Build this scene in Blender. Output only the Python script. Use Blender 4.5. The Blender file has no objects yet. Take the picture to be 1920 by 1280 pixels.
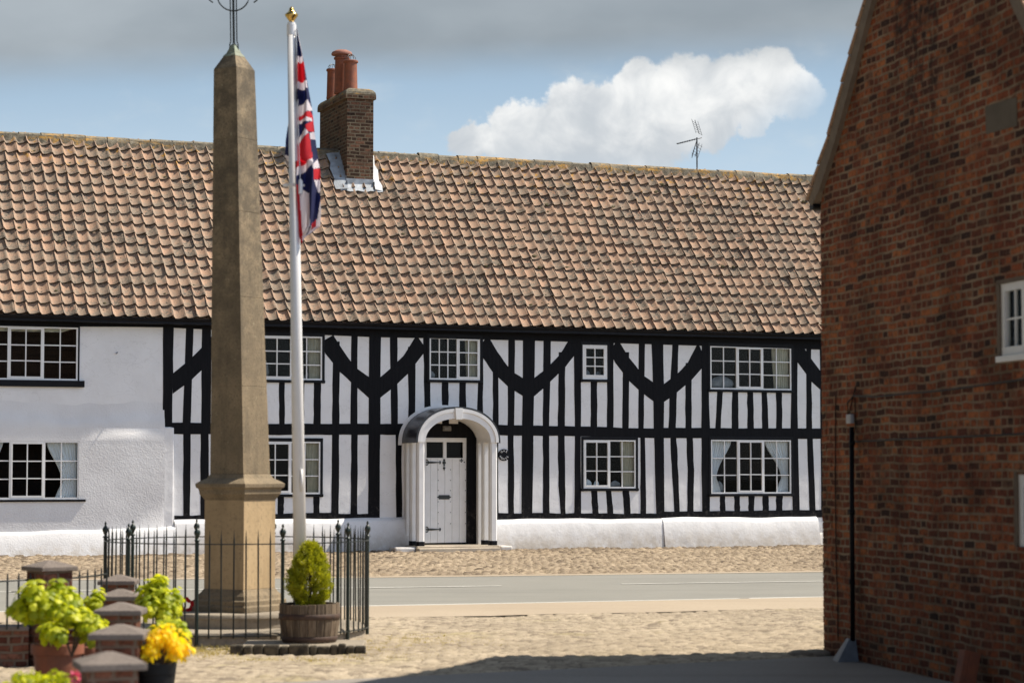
import bpy, bmesh, math, random
import numpy as np
from mathutils import Vector, Matrix, noise as mnoise

# ------------------------------------------------------------------ camera
SC = bpy.context.scene
COL = SC.collection
R = math.radians
F = 80 / 36 * 1920           # focal length in photograph pixels
HC = 1.6                     # camera height
PITCH = math.atan(243 / F)   # horizon lies at y = 883 in the photograph
cd = bpy.data.cameras.new('camera')
cd.lens = 80; cd.sensor_width = 36; cd.clip_start = 0.1; cd.clip_end = 6000
cd.dof.use_dof = True; cd.dof.focus_distance = 46; cd.dof.aperture_fstop = 3.0
cam = bpy.data.objects.new('camera', cd); COL.objects.link(cam)
cam.location = (0, 0, HC); cam.rotation_euler = (math.pi / 2 + PITCH, 0, 0)
SC.camera = cam

# ------------------------------------------------------------------ node helper
class NT:
    def __init__(s, tree):
        s.t = tree; s.n = tree.nodes; s.l = tree.links
    def new(s, kind, **kw):
        nd = s.n.new(kind)
        for k, v in kw.items():
            if k.startswith('_'):
                setattr(nd, k[1:], v)
            else:
                s.put(nd.inputs[k.replace('__', ' ')], v)
        return nd
    def put(s, sock, v):
        if hasattr(v, 'is_output') or isinstance(v, bpy.types.NodeSocket):
            s.l.new(v, sock)
        elif isinstance(v, (tuple, list)) and len(v) == 3 and sock.type == 'RGBA':
            sock.default_value = (*v, 1)
        else:
            sock.default_value = v
    def math(s, op, a, b=0.0, c=None, clamp=False):
        nd = s.n.new('ShaderNodeMath'); nd.operation = op; nd.use_clamp = clamp
        s.put(nd.inputs[0], a); s.put(nd.inputs[1], b)
        if c is not None: s.put(nd.inputs[2], c)
        return nd.outputs[0]
    def vmath(s, op, a, b):
        nd = s.n.new('ShaderNodeVectorMath'); nd.operation = op
        s.put(nd.inputs[0], a); s.put(nd.inputs[1], b)
        return nd.outputs['Value'] if op in ('DISTANCE', 'LENGTH', 'DOT_PRODUCT') else nd.outputs[0]
    def smooth(s, v, a, b, lo=0.0, hi=1.0):
        nd = s.n.new('ShaderNodeMapRange'); nd.interpolation_type = 'SMOOTHSTEP'
        s.put(nd.inputs['Value'], v); s.put(nd.inputs['From Min'], a); s.put(nd.inputs['From Max'], b)
        s.put(nd.inputs['To Min'], lo); s.put(nd.inputs['To Max'], hi)
        return nd.outputs['Result']
    def mix(s, fac, a, b, mode='MIX'):
        nd = s.n.new('ShaderNodeMix'); nd.data_type = 'RGBA'; nd.blend_type = mode
        s.put(nd.inputs[0], fac); s.put(nd.inputs[6], a); s.put(nd.inputs[7], b)
        return nd.outputs[2]
    def noise(s, vec, scale, detail=4, rough=0.55, dist=0.0, out='Fac'):
        nd = s.n.new('ShaderNodeTexNoise')
        s.put(nd.inputs['Vector'], vec); nd.inputs['Scale'].default_value = scale
        nd.inputs['Detail'].default_value = detail; nd.inputs['Roughness'].default_value = rough
        nd.inputs['Distortion'].default_value = dist
        return nd.outputs[out]
    def scalev(s, vec, sc, loc=(0, 0, 0), rot=(0, 0, 0)):
        nd = s.n.new('ShaderNodeMapping'); s.put(nd.inputs[0], vec)
        nd.inputs['Scale'].default_value = sc; nd.inputs['Location'].default_value = loc
        nd.inputs['Rotation'].default_value = rot
        return nd.outputs[0]

# ------------------------------------------------------------------ world: sky and clouds
SUN_AZ, SUN_EL = R(76.8), R(54.7)      # bearing clockwise from +Y
w = bpy.data.worlds.new('World'); SC.world = w; w.use_nodes = True
N = NT(w.node_tree); N.n.clear()
sky = N.new('ShaderNodeTexSky', _sky_type='NISHITA', _sun_disc=False)
sky.sun_elevation = SUN_EL; sky.sun_rotation = SUN_AZ
sky.air_density = 1.0; sky.dust_density = 1.2; sky.ozone_density = 1.5
tc = N.new('ShaderNodeTexCoord').outputs['Generated']
sep = N.new('ShaderNodeSeparateXYZ', Vector=tc)
dx, dy, dz = sep.outputs
dyc = N.math('MAXIMUM', dy, 0.05)
a_ = N.math('MULTIPLY', N.math('DIVIDE', dx, dyc), F / 100)      # tangent-plane coordinates of the direction
b_ = N.math('MULTIPLY', N.math('DIVIDE', dz, dyc), F / 100)
ab = N.new('ShaderNodeCombineXYZ', X=a_, Y=b_).outputs[0]
front = N.smooth(dy, 0.1, 0.4)
def skyp(x, y): return ((x - 960) / 100, (883 - y) / 100 * 1.003, 0)
n1 = N.noise(ab, 0.9, 6, 0.6, 0.0, 'Color')
n2 = N.noise(ab, 3.2, 6, 0.62, 0.0, 'Color')
dd = N.vmath('SCALE', N.vmath('SUBTRACT', n1, (0.5, 0.5, 0.5)), (0, 0, 0)); dd.node.inputs['Scale'].default_value = 0.85
d2 = N.vmath('SCALE', N.vmath('SUBTRACT', n2, (0.5, 0.5, 0.5)), (0, 0, 0)); d2.node.inputs['Scale'].default_value = 0.42
abd = N.vmath('ADD', ab, N.vmath('ADD', dd, d2))
blobs = [(888, 262, 44), (950, 243, 56), (1015, 262, 70), (1078, 205, 62), (1090, 290, 80), (1150, 205, 68),
         (1205, 165, 62), (1230, 250, 80), (1295, 160, 72), (1375, 168, 78), (1450, 160, 68), (1500, 178, 54),
         (1330, 225, 66), (1420, 225, 40), (980, 310, 70), (1180, 300, 90)]
dens = None
for (x, y, r) in blobs:
    dist = N.vmath('DISTANCE', abd, skyp(x, y))
    v = N.math('MULTIPLY_ADD', dist, -100 / r, 1.0)
    dens = v if dens is None else N.math('MAXIMUM', dens, v)
cum = N.math('MULTIPLY', N.smooth(dens, -0.04, 0.20), front)
# the right and lower side of the cumulus dissolves
cum = N.math('MULTIPLY', cum, N.smooth(N.math('SUBTRACT', b_, N.math('MULTIPLY', N.math('MAXIMUM', N.math('SUBTRACT', a_, 3.6), 0.0), 0.9)), 4.4, 6.2))
edge = N.noise(N.scalev(ab, (0.14, 0.45, 1)), 1.0, 4, 0.5)
bb = N.math('MULTIPLY_ADD', N.math('SUBTRACT', edge, 0.5), 1.1, b_)
bb = N.math('MULTIPLY_ADD', a_, -0.02, bb)
band = N.math('MULTIPLY', N.smooth(bb, 7.2, 8.3), front)
band = N.math('MULTIPLY', band, N.smooth(b_, 30, 60, 1.0, 0.25))
whisp = N.noise(N.scalev(ab, (0.35, 0.6, 1)), 1.3, 6, 0.6)
wisp = N.math('MULTIPLY', N.smooth(whisp, 0.50, 0.78, 0.0, 0.40), front)
shade = N.noise(ab, 1.1, 5, 0.55, 0.4)
sh2 = N.math('ADD', N.math('MULTIPLY_ADD', b_, 0.16, -0.92), N.math('MULTIPLY', shade, 0.9))
cumcol = N.mix(N.smooth(sh2, 0.35, 0.95), (5.9, 6.35, 6.8), (10.6, 10.6, 10.4))
bandn = N.noise(N.scalev(ab, (0.16, 0.34, 1)), 0.8, 5, 0.5)
bandcol = N.mix(N.smooth(bandn, 0.3, 0.75), (3.0, 3.5, 3.95), (4.6, 5.15, 5.6))
gen = N.noise(tc, 2.6, 6, 0.6)
genm = N.math('MULTIPLY', N.smooth(gen, 0.50, 0.68), N.math('SUBTRACT', 1.0, front))
skyc = N.mix(1.0, sky.outputs[0], (0.92, 0.97, 1.0), 'MULTIPLY')
haz = N.mix(N.smooth(b_, 4.0, 9.0, 0.95, 0.80), skyc, N.mix(N.smooth(b_, 5.2, 8.2), (5.6, 7.1, 8.5), (3.9, 5.45, 7.1)))
c = N.mix(N.math('MULTIPLY', front, 1.0), skyc, haz)
gr_ = N.mix(1.0, N.new('ShaderNodeRGBToBW', Color=c).outputs[0], (1.0, 1.0, 1.0), 'MULTIPLY')
c = N.mix(N.math('MULTIPLY', N.math('SUBTRACT', 1.0, front), 0.45), c, gr_)
c = N.mix(N.math('MULTIPLY', genm, 0.8), c, (2.4, 2.35, 2.3))
rear_fill = N.math('ADD', N.math('MULTIPLY', dx, 0.766), N.math('MULTIPLY', dy, -0.643))
rear_fill = N.smooth(rear_fill, 0.10, 0.95, 0.12, 3.1)          # unseen rear sky: fill added on the facade's side, dimmed on the other
gcol = N.mix(1.0, N.new('ShaderNodeCombineColor', Red=rear_fill, Green=rear_fill, Blue=rear_fill).outputs[0], (0.94, 1.0, 1.10), 'MULTIPLY')
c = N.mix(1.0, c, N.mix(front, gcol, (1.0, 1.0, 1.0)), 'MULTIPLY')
c = N.mix(wisp, c, (6.8, 7.5, 7.9))
c = N.mix(cum, c, cumcol)
c = N.mix(band, c, bandcol)
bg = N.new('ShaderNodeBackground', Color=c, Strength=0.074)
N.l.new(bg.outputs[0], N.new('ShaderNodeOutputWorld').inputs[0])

# ------------------------------------------------------------------ sun
sd = bpy.data.lights.new('sun', 'SUN'); sd.energy = 5.0; sd.angle = R(0.55); sd.color = (1.0, 0.915, 0.785)
sun = bpy.data.objects.new('sun', sd); COL.objects.link(sun)
sv = Vector((math.sin(SUN_AZ) * math.cos(SUN_EL), math.cos(SUN_AZ) * math.cos(SUN_EL), math.sin(SUN_EL)))
sun.rotation_euler = sv.to_track_quat('Z', 'Y').to_euler()
SC.view_settings.view_transform = 'Standard'; SC.view_settings.look = 'None'
SC.view_settings.exposure = 0.40; SC.view_settings.gamma = 1

# ------------------------------------------------------------------ projection helpers (photo pixel -> place)
CP, SP = math.cos(PITCH), math.sin(PITCH)
def ray(x, y):
    a = (x - 960) / F; b = (640 - y) / F
    return (a, CP - b * SP, SP + b * CP)
def on_ground(x, y, z=0.0):
    a, b, c = ray(x, y); k = (z - HC) / c
    return (a * k, b * k)
def at(x, y, d):                 # point at depth d (distance along +Y)
    a, b, c = ray(x, y); k = d / b
    return Vector((a * k, d, HC + c * k))
class Frame:                     # a vertical working frame: local x along, local y into the building
    def __init__(s, ox, oy, ang):
        s.o = Vector((ox, oy, 0)); s.ang = ang
        s.u = (math.cos(ang), math.sin(ang)); s.v = (-math.sin(ang), math.cos(ang))
    def px(s, x, y, yo=0.0):     # pixel -> (along, z) on the plane local y = yo
        a, b, c = ray(x, y)
        k = (yo + s.o.x * s.v[0] + s.o.y * s.v[1]) / (a * s.v[0] + b * s.v[1])
        X, Y = a * k - s.o.x, b * k - s.o.y
        return (X * s.u[0] + Y * s.u[1], HC + c * k)

# ------------------------------------------------------------------ object helpers
def props(o, label=None, cat=None, group=None, kind=None):
    if label: o['label'] = label
    if cat: o['category'] = cat
    if group: o['group'] = group
    if kind: o['kind'] = kind
    return o
def empty(name, loc=(0, 0, 0), rz=0.0, label=None, cat=None, group=None):
    o = bpy.data.objects.new(name, None); COL.objects.link(o)
    o.location = loc; o.rotation_euler = (0, 0, rz); o.empty_display_size = 0.2
    return props(o, label, cat, group)
def copy_tree(o, parent=None):
    c = o.copy(); COL.objects.link(c); c.parent = parent
    for ch in list(o.children): copy_tree(ch, c)
    return c

class MB:
    def __init__(s):
        s.v = []; s.f = []; s.m = []; s.c = []; s.cur = 0; s.col = None
    def vert(s, p):
        s.v.append(tuple(p)); s.c.append(s.col if s.col is not None else (0.5, 0.5, 0.5, 1)); return len(s.v) - 1
    def face(s, ids): s.f.append(tuple(ids)); s.m.append(s.cur)
    def quad(s, *pts): s.face([s.vert(p) for p in pts])
    def box(s, x0, x1, y0, y1, z0, z1, M=None):
        P = [(x0, y0, z0), (x1, y0, z0), (x1, y1, z0), (x0, y1, z0), (x0, y0, z1), (x1, y0, z1), (x1, y1, z1), (x0, y1, z1)]
        if M: P = [M @ Vector(p) for p in P]
        i = [s.vert(p) for p in P]
        for q in ((0, 3, 2, 1), (4, 5, 6, 7), (0, 1, 5, 4), (1, 2, 6, 5), (2, 3, 7, 6), (3, 0, 4, 7)): s.face([i[k] for k in q])
    def prism(s, pts, y0, y1):   # pts in (x, z), extruded from y0 (front, towards camera) to y1
        n = len(pts)
        ar = sum(pts[i][0] * pts[(i + 1) % n][1] - pts[(i + 1) % n][0] * pts[i][1] for i in range(n))
        if ar < 0: pts = pts[::-1]
        a = [s.vert((p[0], y0, p[1])) for p in pts]; b = [s.vert((p[0], y1, p[1])) for p in pts]
        s.face(a); s.face(b[::-1])
        for i in range(n):
            j = (i + 1) % n; s.face((a[j], a[i], b[i], b[j]))
    def ribbon(s, L, Rr, y0, y1):  # two edges (lists of (x, z)), built as a strip of quads with depth
        n = len(L)
        a = [s.vert((p[0], y0, p[1])) for p in L]; b = [s.vert((p[0], y0, p[1])) for p in Rr]
        c = [s.vert((p[0], y1, p[1])) for p in L]; d = [s.vert((p[0], y1, p[1])) for p in Rr]
        for i in range(n - 1):
            s.face((a[i], a[i + 1], b[i + 1], b[i])); s.face((c[i], c[i + 1], a[i + 1], a[i])); s.face((b[i], b[i + 1], d[i + 1], d[i]))
        s.face((a[0], b[0], d[0], c[0])); s.face((c[-1], d[-1], b[-1], a[-1]))
    def tube(s, path, r, n=8, cap=True):
        path = [Vector(p) for p in path]; k = len(path)
        rr = r if isinstance(r, (list, tuple)) else [r] * k
        rings = []
        up = Vector((0, 0, 1))
        for i in range(k):
            t = (path[min(i + 1, k - 1)] - path[max(i - 1, 0)])
            if t.length < 1e-9: t = Vector((0, 0, 1))
            t.normalize()
            a = t.cross(up) if abs(t.dot(up)) < 0.95 else t.cross(Vector((1, 0, 0)))
            a.normalize(); b = t.cross(a)
            rings.append([s.vert(path[i] + (a * math.cos(2 * math.pi * j / n) + b * math.sin(2 * math.pi * j / n)) * rr[i]) for j in range(n)])
        for i in range(k - 1):
            for j in range(n):
                s.face((rings[i][j], rings[i][(j + 1) % n], rings[i + 1][(j + 1) % n], rings[i + 1][j]))
        if cap:
            s.face(rings[0][::-1]); s.face(rings[-1])
    def lathe(s, prof, n=24, c=(0, 0), rot=0.0, sq=None, capb=True, capt=True):   # prof: (r, z) from bottom to top
        rings = []
        for (r, z) in prof:
            rings.append([s.vert((c[0] + r * math.cos(rot + 2 * math.pi * j / n), c[1] + r * math.sin(rot + 2 * math.pi * j / n), z)) for j in range(n)])
        for i in range(len(prof) - 1):
            for j in range(n):
                s.face((rings[i][j], rings[i][(j + 1) % n], rings[i + 1][(j + 1) % n], rings[i + 1][j]))
        if capb: s.face(rings[0][::-1])
        if capt: s.face(rings[-1])
    def build(s, name, mat, parent=None, smooth=False, bevel=0.0, seg=2, angle=None, weld=False):
        me = bpy.data.meshes.new(name)
        me.from_pydata(s.v, [], s.f)
        mats = mat if isinstance(mat, (list, tuple)) else [mat]
        for m in mats: me.materials.append(m)
        if len(mats) > 1: me.polygons.foreach_set('material_index', s.m)
        if any(c != (0.5, 0.5, 0.5, 1) for c in s.c[:400:7]) or any(c != (0.5, 0.5, 0.5, 1) for c in s.c[-20:]):
            at_ = me.color_attributes.new('Col', 'FLOAT_COLOR', 'POINT')
            at_.data.foreach_set('color', np.array(s.c, dtype=np.float32).ravel())
        if weld:
            bm = bmesh.new(); bm.from_mesh(me); bmesh.ops.remove_doubles(bm, verts=bm.verts, dist=1e-5); bm.to_mesh(me); bm.free()
        me.validate(); me.update()
        if smooth: me.polygons.foreach_set('use_smooth', [True] * len(me.polygons))
        o = bpy.data.objects.new(name, me); COL.objects.link(o)
        if parent: o.parent = parent
        if bevel:
            md = o.modifiers.new('bevel', 'BEVEL'); md.width = bevel; md.segments = seg; md.limit_method = 'ANGLE'; md.angle_limit = R(35)
            me.polygons.foreach_set('use_smooth', [True] * len(me.polygons)) if smooth else None
        if angle:
            me.polygons.foreach_set('use_smooth', [True] * len(me.polygons)); me.set_sharp_from_angle(angle=R(angle))
        return o

# ------------------------------------------------------------------ materials
def newmat(name):
    m = bpy.data.materials.new(name); m.use_nodes = True
    n = NT(m.node_tree); n.n.clear()
    out = n.new('ShaderNodeOutputMaterial'); b = n.new('ShaderNodeBsdfPrincipled')
    n.l.new(b.outputs[0], out.inputs[0])
    n.b = b; n.out = out; n.co = n.new('ShaderNodeTexCoord').outputs['Object']
    return m, n
def bump(n, h, dist=0.005, strength=1.0):
    nd = n.new('ShaderNodeBump', Height=h, Distance=dist, Strength=strength)
    n.l.new(nd.outputs[0], n.b.inputs['Normal']); return nd
def simple(name, c1, c2=None, rough=0.7, sc=6.0, bsc=None, bd=0.003, metal=0.0, detail=5, attr=False, spec=None):
    m, n = newmat(name)
    c2 = c2 or tuple(k * 0.8 for k in c1)
    f = n.smooth(n.noise(n.co, sc, detail, 0.6), 0.3, 0.7)
    col = n.mix(f, c1, c2)
    if attr:
        at_ = n.new('ShaderNodeAttribute', _attribute_name='Col').outputs['Color']
        col = n.mix(1.0, col, n.mix(1.0, at_, (2, 2, 2), 'MULTIPLY'), 'MULTIPLY')
    n.put(n.b.inputs['Base Color'], col); n.b.inputs['Roughness'].default_value = rough; n.b.inputs['Metallic'].default_value = metal
    if spec is not None: n.b.inputs['Specular IOR Level'].default_value = spec
    if bsc: bump(n, n.noise(n.co, bsc, 5, 0.6), bd)
    return m
M = {}
# white limewash / smooth render
m, n = newmat('white_plaster')
f = n.smooth(n.noise(n.co, 1.3, 6, 0.6), 0.35, 0.7); g = n.noise(n.co, 24, 4, 0.6)
col = n.mix(f, (0.79, 0.785, 0.78), (0.73, 0.722, 0.715))
st = n.smooth(n.noise(n.scalev(n.co, (5, 5, 0.7)), 1.5, 5, 0.65), 0.62, 0.80, 0, 0.14)
col = n.mix(st, col, (0.52, 0.49, 0.45))
hs = n.new('ShaderNodeSeparateXYZ', Vector=n.co).outputs[2]
dirt = n.math('MULTIPLY', n.smooth(hs, 0.02, 0.62, 0.75, 0.0), n.smooth(n.noise(n.co, 4, 6, 0.7), 0.25, 0.65, 0.25, 1.0))
ck = n.smooth(n.math('ABSOLUTE', n.math('SUBTRACT', n.noise(n.scalev(n.co, (1.0, 1.0, 1.6), (3, 1, 5)), 1.7, 7, 0.6), 0.5)), 0.0, 0.006, 0.30, 0.0)
col = n.mix(ck, col, (0.35, 0.33, 0.30))
col = n.mix(dirt, col, (0.40, 0.33, 0.24))
n.put(n.b.inputs['Base Color'], col); n.b.inputs['Roughness'].default_value = 0.85
h = n.math('ADD', n.math('MULTIPLY', n.noise(n.co, 3.2, 5, 0.5), 3.0), n.math('MULTIPLY', g, 0.35)); bump(n, h, 0.006)
M['plaster'] = m
m, n = newmat('roughcast')
f = n.smooth(n.noise(n.co, 1.0, 6, 0.6), 0.35, 0.7)
col = n.mix(f, (0.74, 0.735, 0.73), (0.67, 0.66, 0.655))
hs = n.new('ShaderNodeSeparateXYZ', Vector=n.co).outputs[2]
dirt = n.math('MULTIPLY', n.smooth(hs, 0.02, 0.35, 0.6, 0.0), n.smooth(n.noise(n.co, 5, 6, 0.7), 0.35, 0.7))
col = n.mix(dirt, col, (0.40, 0.33, 0.24))
n.put(n.b.inputs['Base Color'], col); n.b.inputs['Roughness'].default_value = 0.9
h = n.math('ADD', n.math('MULTIPLY', n.noise(n.co, 1.4, 3, 0.5), 3.0), n.math('MULTIPLY', n.noise(n.co, 34, 2, 0.5), 1.0)); bump(n, h, 0.0062)
M['rough'] = m
m, n = newmat('black_timber')
gr = n.noise(n.scalev(n.co, (14, 14, 1.2)), 2.0, 6, 0.7)
col = n.mix(n.smooth(gr, 0.35, 0.75), (0.0035, 0.0035, 0.0050), (0.008, 0.0075, 0.009))
hs = n.new('ShaderNodeSeparateXYZ', Vector=n.co).outputs[2]
low = n.math('MULTIPLY', n.smooth(hs, 0.6, 1.3, 1.0, 0.0), n.smooth(n.noise(n.co, 11, 6, 0.75), 0.5, 0.75))
col = n.mix(low, col, (0.075, 0.068, 0.06))
n.put(n.b.inputs['Base Color'], col); n.b.inputs['Roughness'].default_value = 0.6; n.b.inputs['Specular IOR Level'].default_value = 0.12; bump(n, gr, 0.006)
M['timber'] = m
M['black_paint'] = simple('black_paint', (0.004, 0.004, 0.006), (0.008, 0.008, 0.010), 0.5, 8, spec=0.15)
M['lead_black'] = simple('black_lead', (0.012, 0.012, 0.015), (0.03, 0.03, 0.034), 0.28, 5, 20, 0.002)
M['white_paint'] = simple('white_paint', (0.80, 0.79, 0.775), (0.74, 0.73, 0.71), 0.45, 5, 30, 0.001)
M['white_pole'] = simple('white_pole', (0.80, 0.79, 0.78), (0.76, 0.75, 0.74), 0.35, 3)
m, n = newmat('window_glass')
tr = n.new('ShaderNodeBsdfTransparent', Color=(0.80, 0.84, 0.83)); gl = n.new('ShaderNodeBsdfGlossy', Roughness=0.02, Color=(0.9, 0.9, 0.9))
lw = n.new('ShaderNodeLayerWeight', Blend=0.35).outputs['Fresnel']

mx = n.new('ShaderNodeMixShader'); n.put(mx.inputs[0], n.math('MULTIPLY_ADD', lw, 0.07, 0.006)); n.l.new(tr.outputs[0], mx.inputs[1]); n.l.new(gl.outputs[0], mx.inputs[2])
n.l.new(mx.outputs[0], n.out.inputs[0]); M['glass'] = m
m, n = newmat('curtain_cloth')
n.b.inputs['Base Color'].default_value = (0.78, 0.80, 0.84, 1); n.b.inputs['Roughness'].default_value = 0.9
n.b.inputs['Transmission Weight'].default_value = 0.0
M['curtain'] = m
M['curtain_cream'] = simple('curtain_cream', (0.60, 0.56, 0.46), (0.52, 0.49, 0.40), 0.9, 8)
M['interior'] = simple('dark_room', (0.012, 0.009, 0.009), (0.007, 0.006, 0.006), 0.9, 2, spec=0.1)
M['room_thing'] = simple('pale_ornament', (0.30, 0.31, 0.33), (0.16, 0.17, 0.19), 0.8, 9)
# pantiles
m, n = newmat('pantile_clay')
at_ = n.new('ShaderNodeAttribute', _attribute_name='Col')
asep = n.new('ShaderNodeSeparateColor', Color=at_.outputs['Color'])
rnd, low, rnd2 = asep.outputs
base = n.mix(n.math('MULTIPLY', rnd, 0.55), (0.46, 0.28, 0.18), (0.32, 0.215, 0.145))
base = n.mix(n.smooth(rnd2, 0.86, 1.0), base, (0.50, 0.25, 0.15))
nz = n.noise(n.co, 9, 7, 0.68); nf = n.noise(n.co, 38, 4, 0.65)
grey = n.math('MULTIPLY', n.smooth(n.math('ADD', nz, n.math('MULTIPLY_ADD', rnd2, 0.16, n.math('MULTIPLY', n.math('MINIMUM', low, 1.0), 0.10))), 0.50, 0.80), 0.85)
base = n.mix(grey, base, (0.235, 0.20, 0.15))
base = n.mix(n.smooth(nf, 0.54, 0.66, 0, 0.8), base, (0.13, 0.11, 0.085))
base = n.mix(n.math('MULTIPLY', n.smooth(rnd2, 0.55, 0.95), n.smooth(n.noise(n.co, 22, 5, 0.7), 0.45, 0.60)), base, (0.10, 0.09, 0.07))
base = n.mix(n.smooth(n.noise(n.co, 55, 3, 0.6), 0.66, 0.74, 0, 0.5), base, (0.60, 0.56, 0.48))
osep = n.new('ShaderNodeSeparateXYZ', Vector=n.co)
oz = osep.outputs[2]
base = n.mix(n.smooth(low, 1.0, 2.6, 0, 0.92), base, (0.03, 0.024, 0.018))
base = n.mix(n.math('MULTIPLY', n.smooth(n.noise(n.co, 17, 2, 0.5), 0.66, 0.72), n.smooth(n.noise(n.co, 2.1, 3, 0.6), 0.42, 0.6)), base, (0.055, 0.045, 0.03))
lich = n.math('MULTIPLY', n.smooth(oz, 7.2, 8.2), n.smooth(n.noise(n.co, 7, 5, 0.6), 0.58, 0.66))
base = n.mix(lich, base, (0.50, 0.26, 0.035))
big = n.smooth(n.noise(n.co, 1.1, 4, 0.6), 0.35, 0.7)
base = n.mix(n.math('MULTIPLY', big, 0.25), base, (0.30, 0.24, 0.185))
n.put(n.b.inputs['Base Color'], base); n.b.inputs['Roughness'].default_value = 0.88
bump(n, n.math('ADD', n.noise(n.co, 45, 4, 0.6), nz), 0.004); M['tile'] = m
m, n = newmat('ridge_tile')
k = n.smooth(n.noise(n.scalev(n.co, (0.8, 3, 3)), 2.0, 6, 0.65), 0.47, 0.60)
col = n.mix(n.smooth(n.noise(n.co, 14, 5, 0.7), 0.35, 0.65), (0.22, 0.19, 0.135), (0.10, 0.085, 0.06))
col = n.mix(n.math('MULTIPLY', k, n.smooth(n.noise(n.co, 16, 5, 0.6), 0.36, 0.6)), col, (0.44, 0.24, 0.05))
n.put(n.b.inputs['Base Color'], col); n.b.inputs['Roughness'].default_value = 0.9; bump(n, n.noise(n.co, 25, 5, 0.7), 0.012); M['ridge'] = m
M['moss'] = simple('moss', (0.055, 0.048, 0.025), (0.10, 0.085, 0.035), 1.0, 30, 60, 0.01)
M['lead'] = simple('lead_flashing', (0.40, 0.44, 0.48), (0.24, 0.26, 0.28), 0.5, 6, 14, 0.006)
M['terracotta'] = simple('terracotta', (0.30, 0.095, 0.045), (0.20, 0.075, 0.045), 0.8, 9, 40, 0.002)
M['pot_cap'] = simple('clay_cap', (0.36, 0.15, 0.10), (0.26, 0.12, 0.09), 0.8, 9)
def brickmat(name, ramp, mortar, bw=0.195, bh=0.064, msize=0.011, streak=True, bd=0.008, stains=False):
    m, n = newmat(name)
    # local x along the wall and z up become the brick texture's x, y; side faces use y
    geo = n.new('ShaderNodeNewGeometry')
    sp = n.new('ShaderNodeSeparateXYZ', Vector=n.co)
    nrm = n.new('ShaderNodeSeparateXYZ', Vector=n.new('ShaderNodeVectorTransform', _convert_from='WORLD', _convert_to='OBJECT', Vector=geo.outputs['True Normal']).outputs[0])
    side = n.math('GREATER_THAN', n.math('ABSOLUTE', nrm.outputs[0]), 0.7)
    xx = n.math('ADD', n.math('MULTIPLY', sp.outputs[0], n.math('SUBTRACT', 1.0, side)), n.math('MULTIPLY', sp.outputs[1], side))
    v = n.new('ShaderNodeCombineXYZ', X=xx, Y=sp.outputs[2]).outputs[0]
    ds = n.vmath('SUBTRACT', n.noise(v, 5, 3, 0.5, 0, 'Color'), (0.5, 0.5, 0.5)); sc_ = n.vmath('SCALE', ds, (0, 0, 0)); sc_.node.inputs['Scale'].default_value = 0.038
    ds2 = n.vmath('SUBTRACT', n.noise(v, 0.8, 2, 0.5, 0, 'Color'), (0.5, 0.5, 0.5)); sc2 = n.vmath('SCALE', ds2, (0, 0, 0)); sc2.node.inputs['Scale'].default_value = 0.055
    vv = n.vmath('ADD', v, n.vmath('ADD', sc_, sc2))
    br = n.new('ShaderNodeTexBrick', _offset=0.5, _squash=0.55, _squash_frequency=3, Vector=vv, Color1=(0, 0, 0), Color2=(1, 1, 1), Mortar=(0.5, 0.5, 0.5),
               Scale=1.0, Mortar__Size=msize, Mortar__Smooth=0.25, Bias=0.0, Brick__Width=bw, Row__Height=bh)
    cr = n.new('ShaderNodeValToRGB', Fac=br.outputs['Color']); cr.color_ramp.interpolation = 'LINEAR'
    el = cr.color_ramp.elements
    el[0].position = ramp[0][0]; el[0].color = (*ramp[0][1], 1); el[1].position = ramp[-1][0]; el[1].color = (*ramp[-1][1], 1)
    for p, c_ in ramp[1:-1]:
        e = el.new(p); e.color = (*c_, 1)
    col = cr.outputs[0]
    col = n.mix(n.smooth(n.noise(v, 14, 6, 0.8), 0.44, 0.66, 0, 0.85), col, (0.040, 0.020, 0.013))
    col = n.mix(n.smooth(n.noise(v, 27, 5, 0.75), 0.55, 0.75, 0, 0.55), col, tuple(k * 1.1 for k in mortar))
    mo = n.mix(n.noise(v, 12, 4, 0.6), mortar, tuple(k * 0.4 for k in mortar))
    mk = n.math('MULTIPLY', br.outputs['Fac'], n.smooth(n.noise(v, 2.2, 4, 0.6), 0.3, 0.62, 0.35, 1.0))
    col = n.mix(mk, col, mo)
    if streak:
        bl = n.smooth(n.noise(n.scalev(v, (1.0, 0.9, 1)), 1.3, 6, 0.65), 0.42, 0.66, 0, 0.75)
        col = n.mix(bl, col, n.mix(1.0, col, (0.38, 0.36, 0.34), 'MULTIPLY'))
        pl = n.smooth(n.noise(n.scalev(v, (1, 1, 1), (7, 3, 0)), 1.4, 5, 0.6), 0.55, 0.75, 0, 0.35)
        col = n.mix(pl, col, (0.15, 0.095, 0.06))
    if stains:       # soot runs below the chimney breast and a lime bloom low down
        sv_ = n.new('ShaderNodeSeparateXYZ', Vector=v); wob_ = n.math('MULTIPLY', n.math('SUBTRACT', n.noise(v, 3, 4, 0.6), 0.5), 0.25)
        for (t0_, w0_, zlo, zhi) in STAINS:
            dx_ = n.math('ABSOLUTE', n.math('ADD', n.math('SUBTRACT', sv_.outputs[0], t0_), wob_))
            k_ = n.math('MULTIPLY', n.smooth(dx_, w0_, w0_ * 0.3), n.smooth(sv_.outputs[1], zlo, zhi))
            k_ = n.math('MULTIPLY', k_, n.smooth(n.noise(v, 9, 4, 0.7), 0.35, 0.65, 0.0, 0.85))
            col = n.mix(k_, col, (0.012, 0.009, 0.008))
        bl2 = n.math('MULTIPLY', n.smooth(n.math('ABSOLUTE', n.math('SUBTRACT', sv_.outputs[1], 0.95)), 0.45, 0.1), n.smooth(n.noise(v, 2.5, 5, 0.6), 0.48, 0.62))
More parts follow.
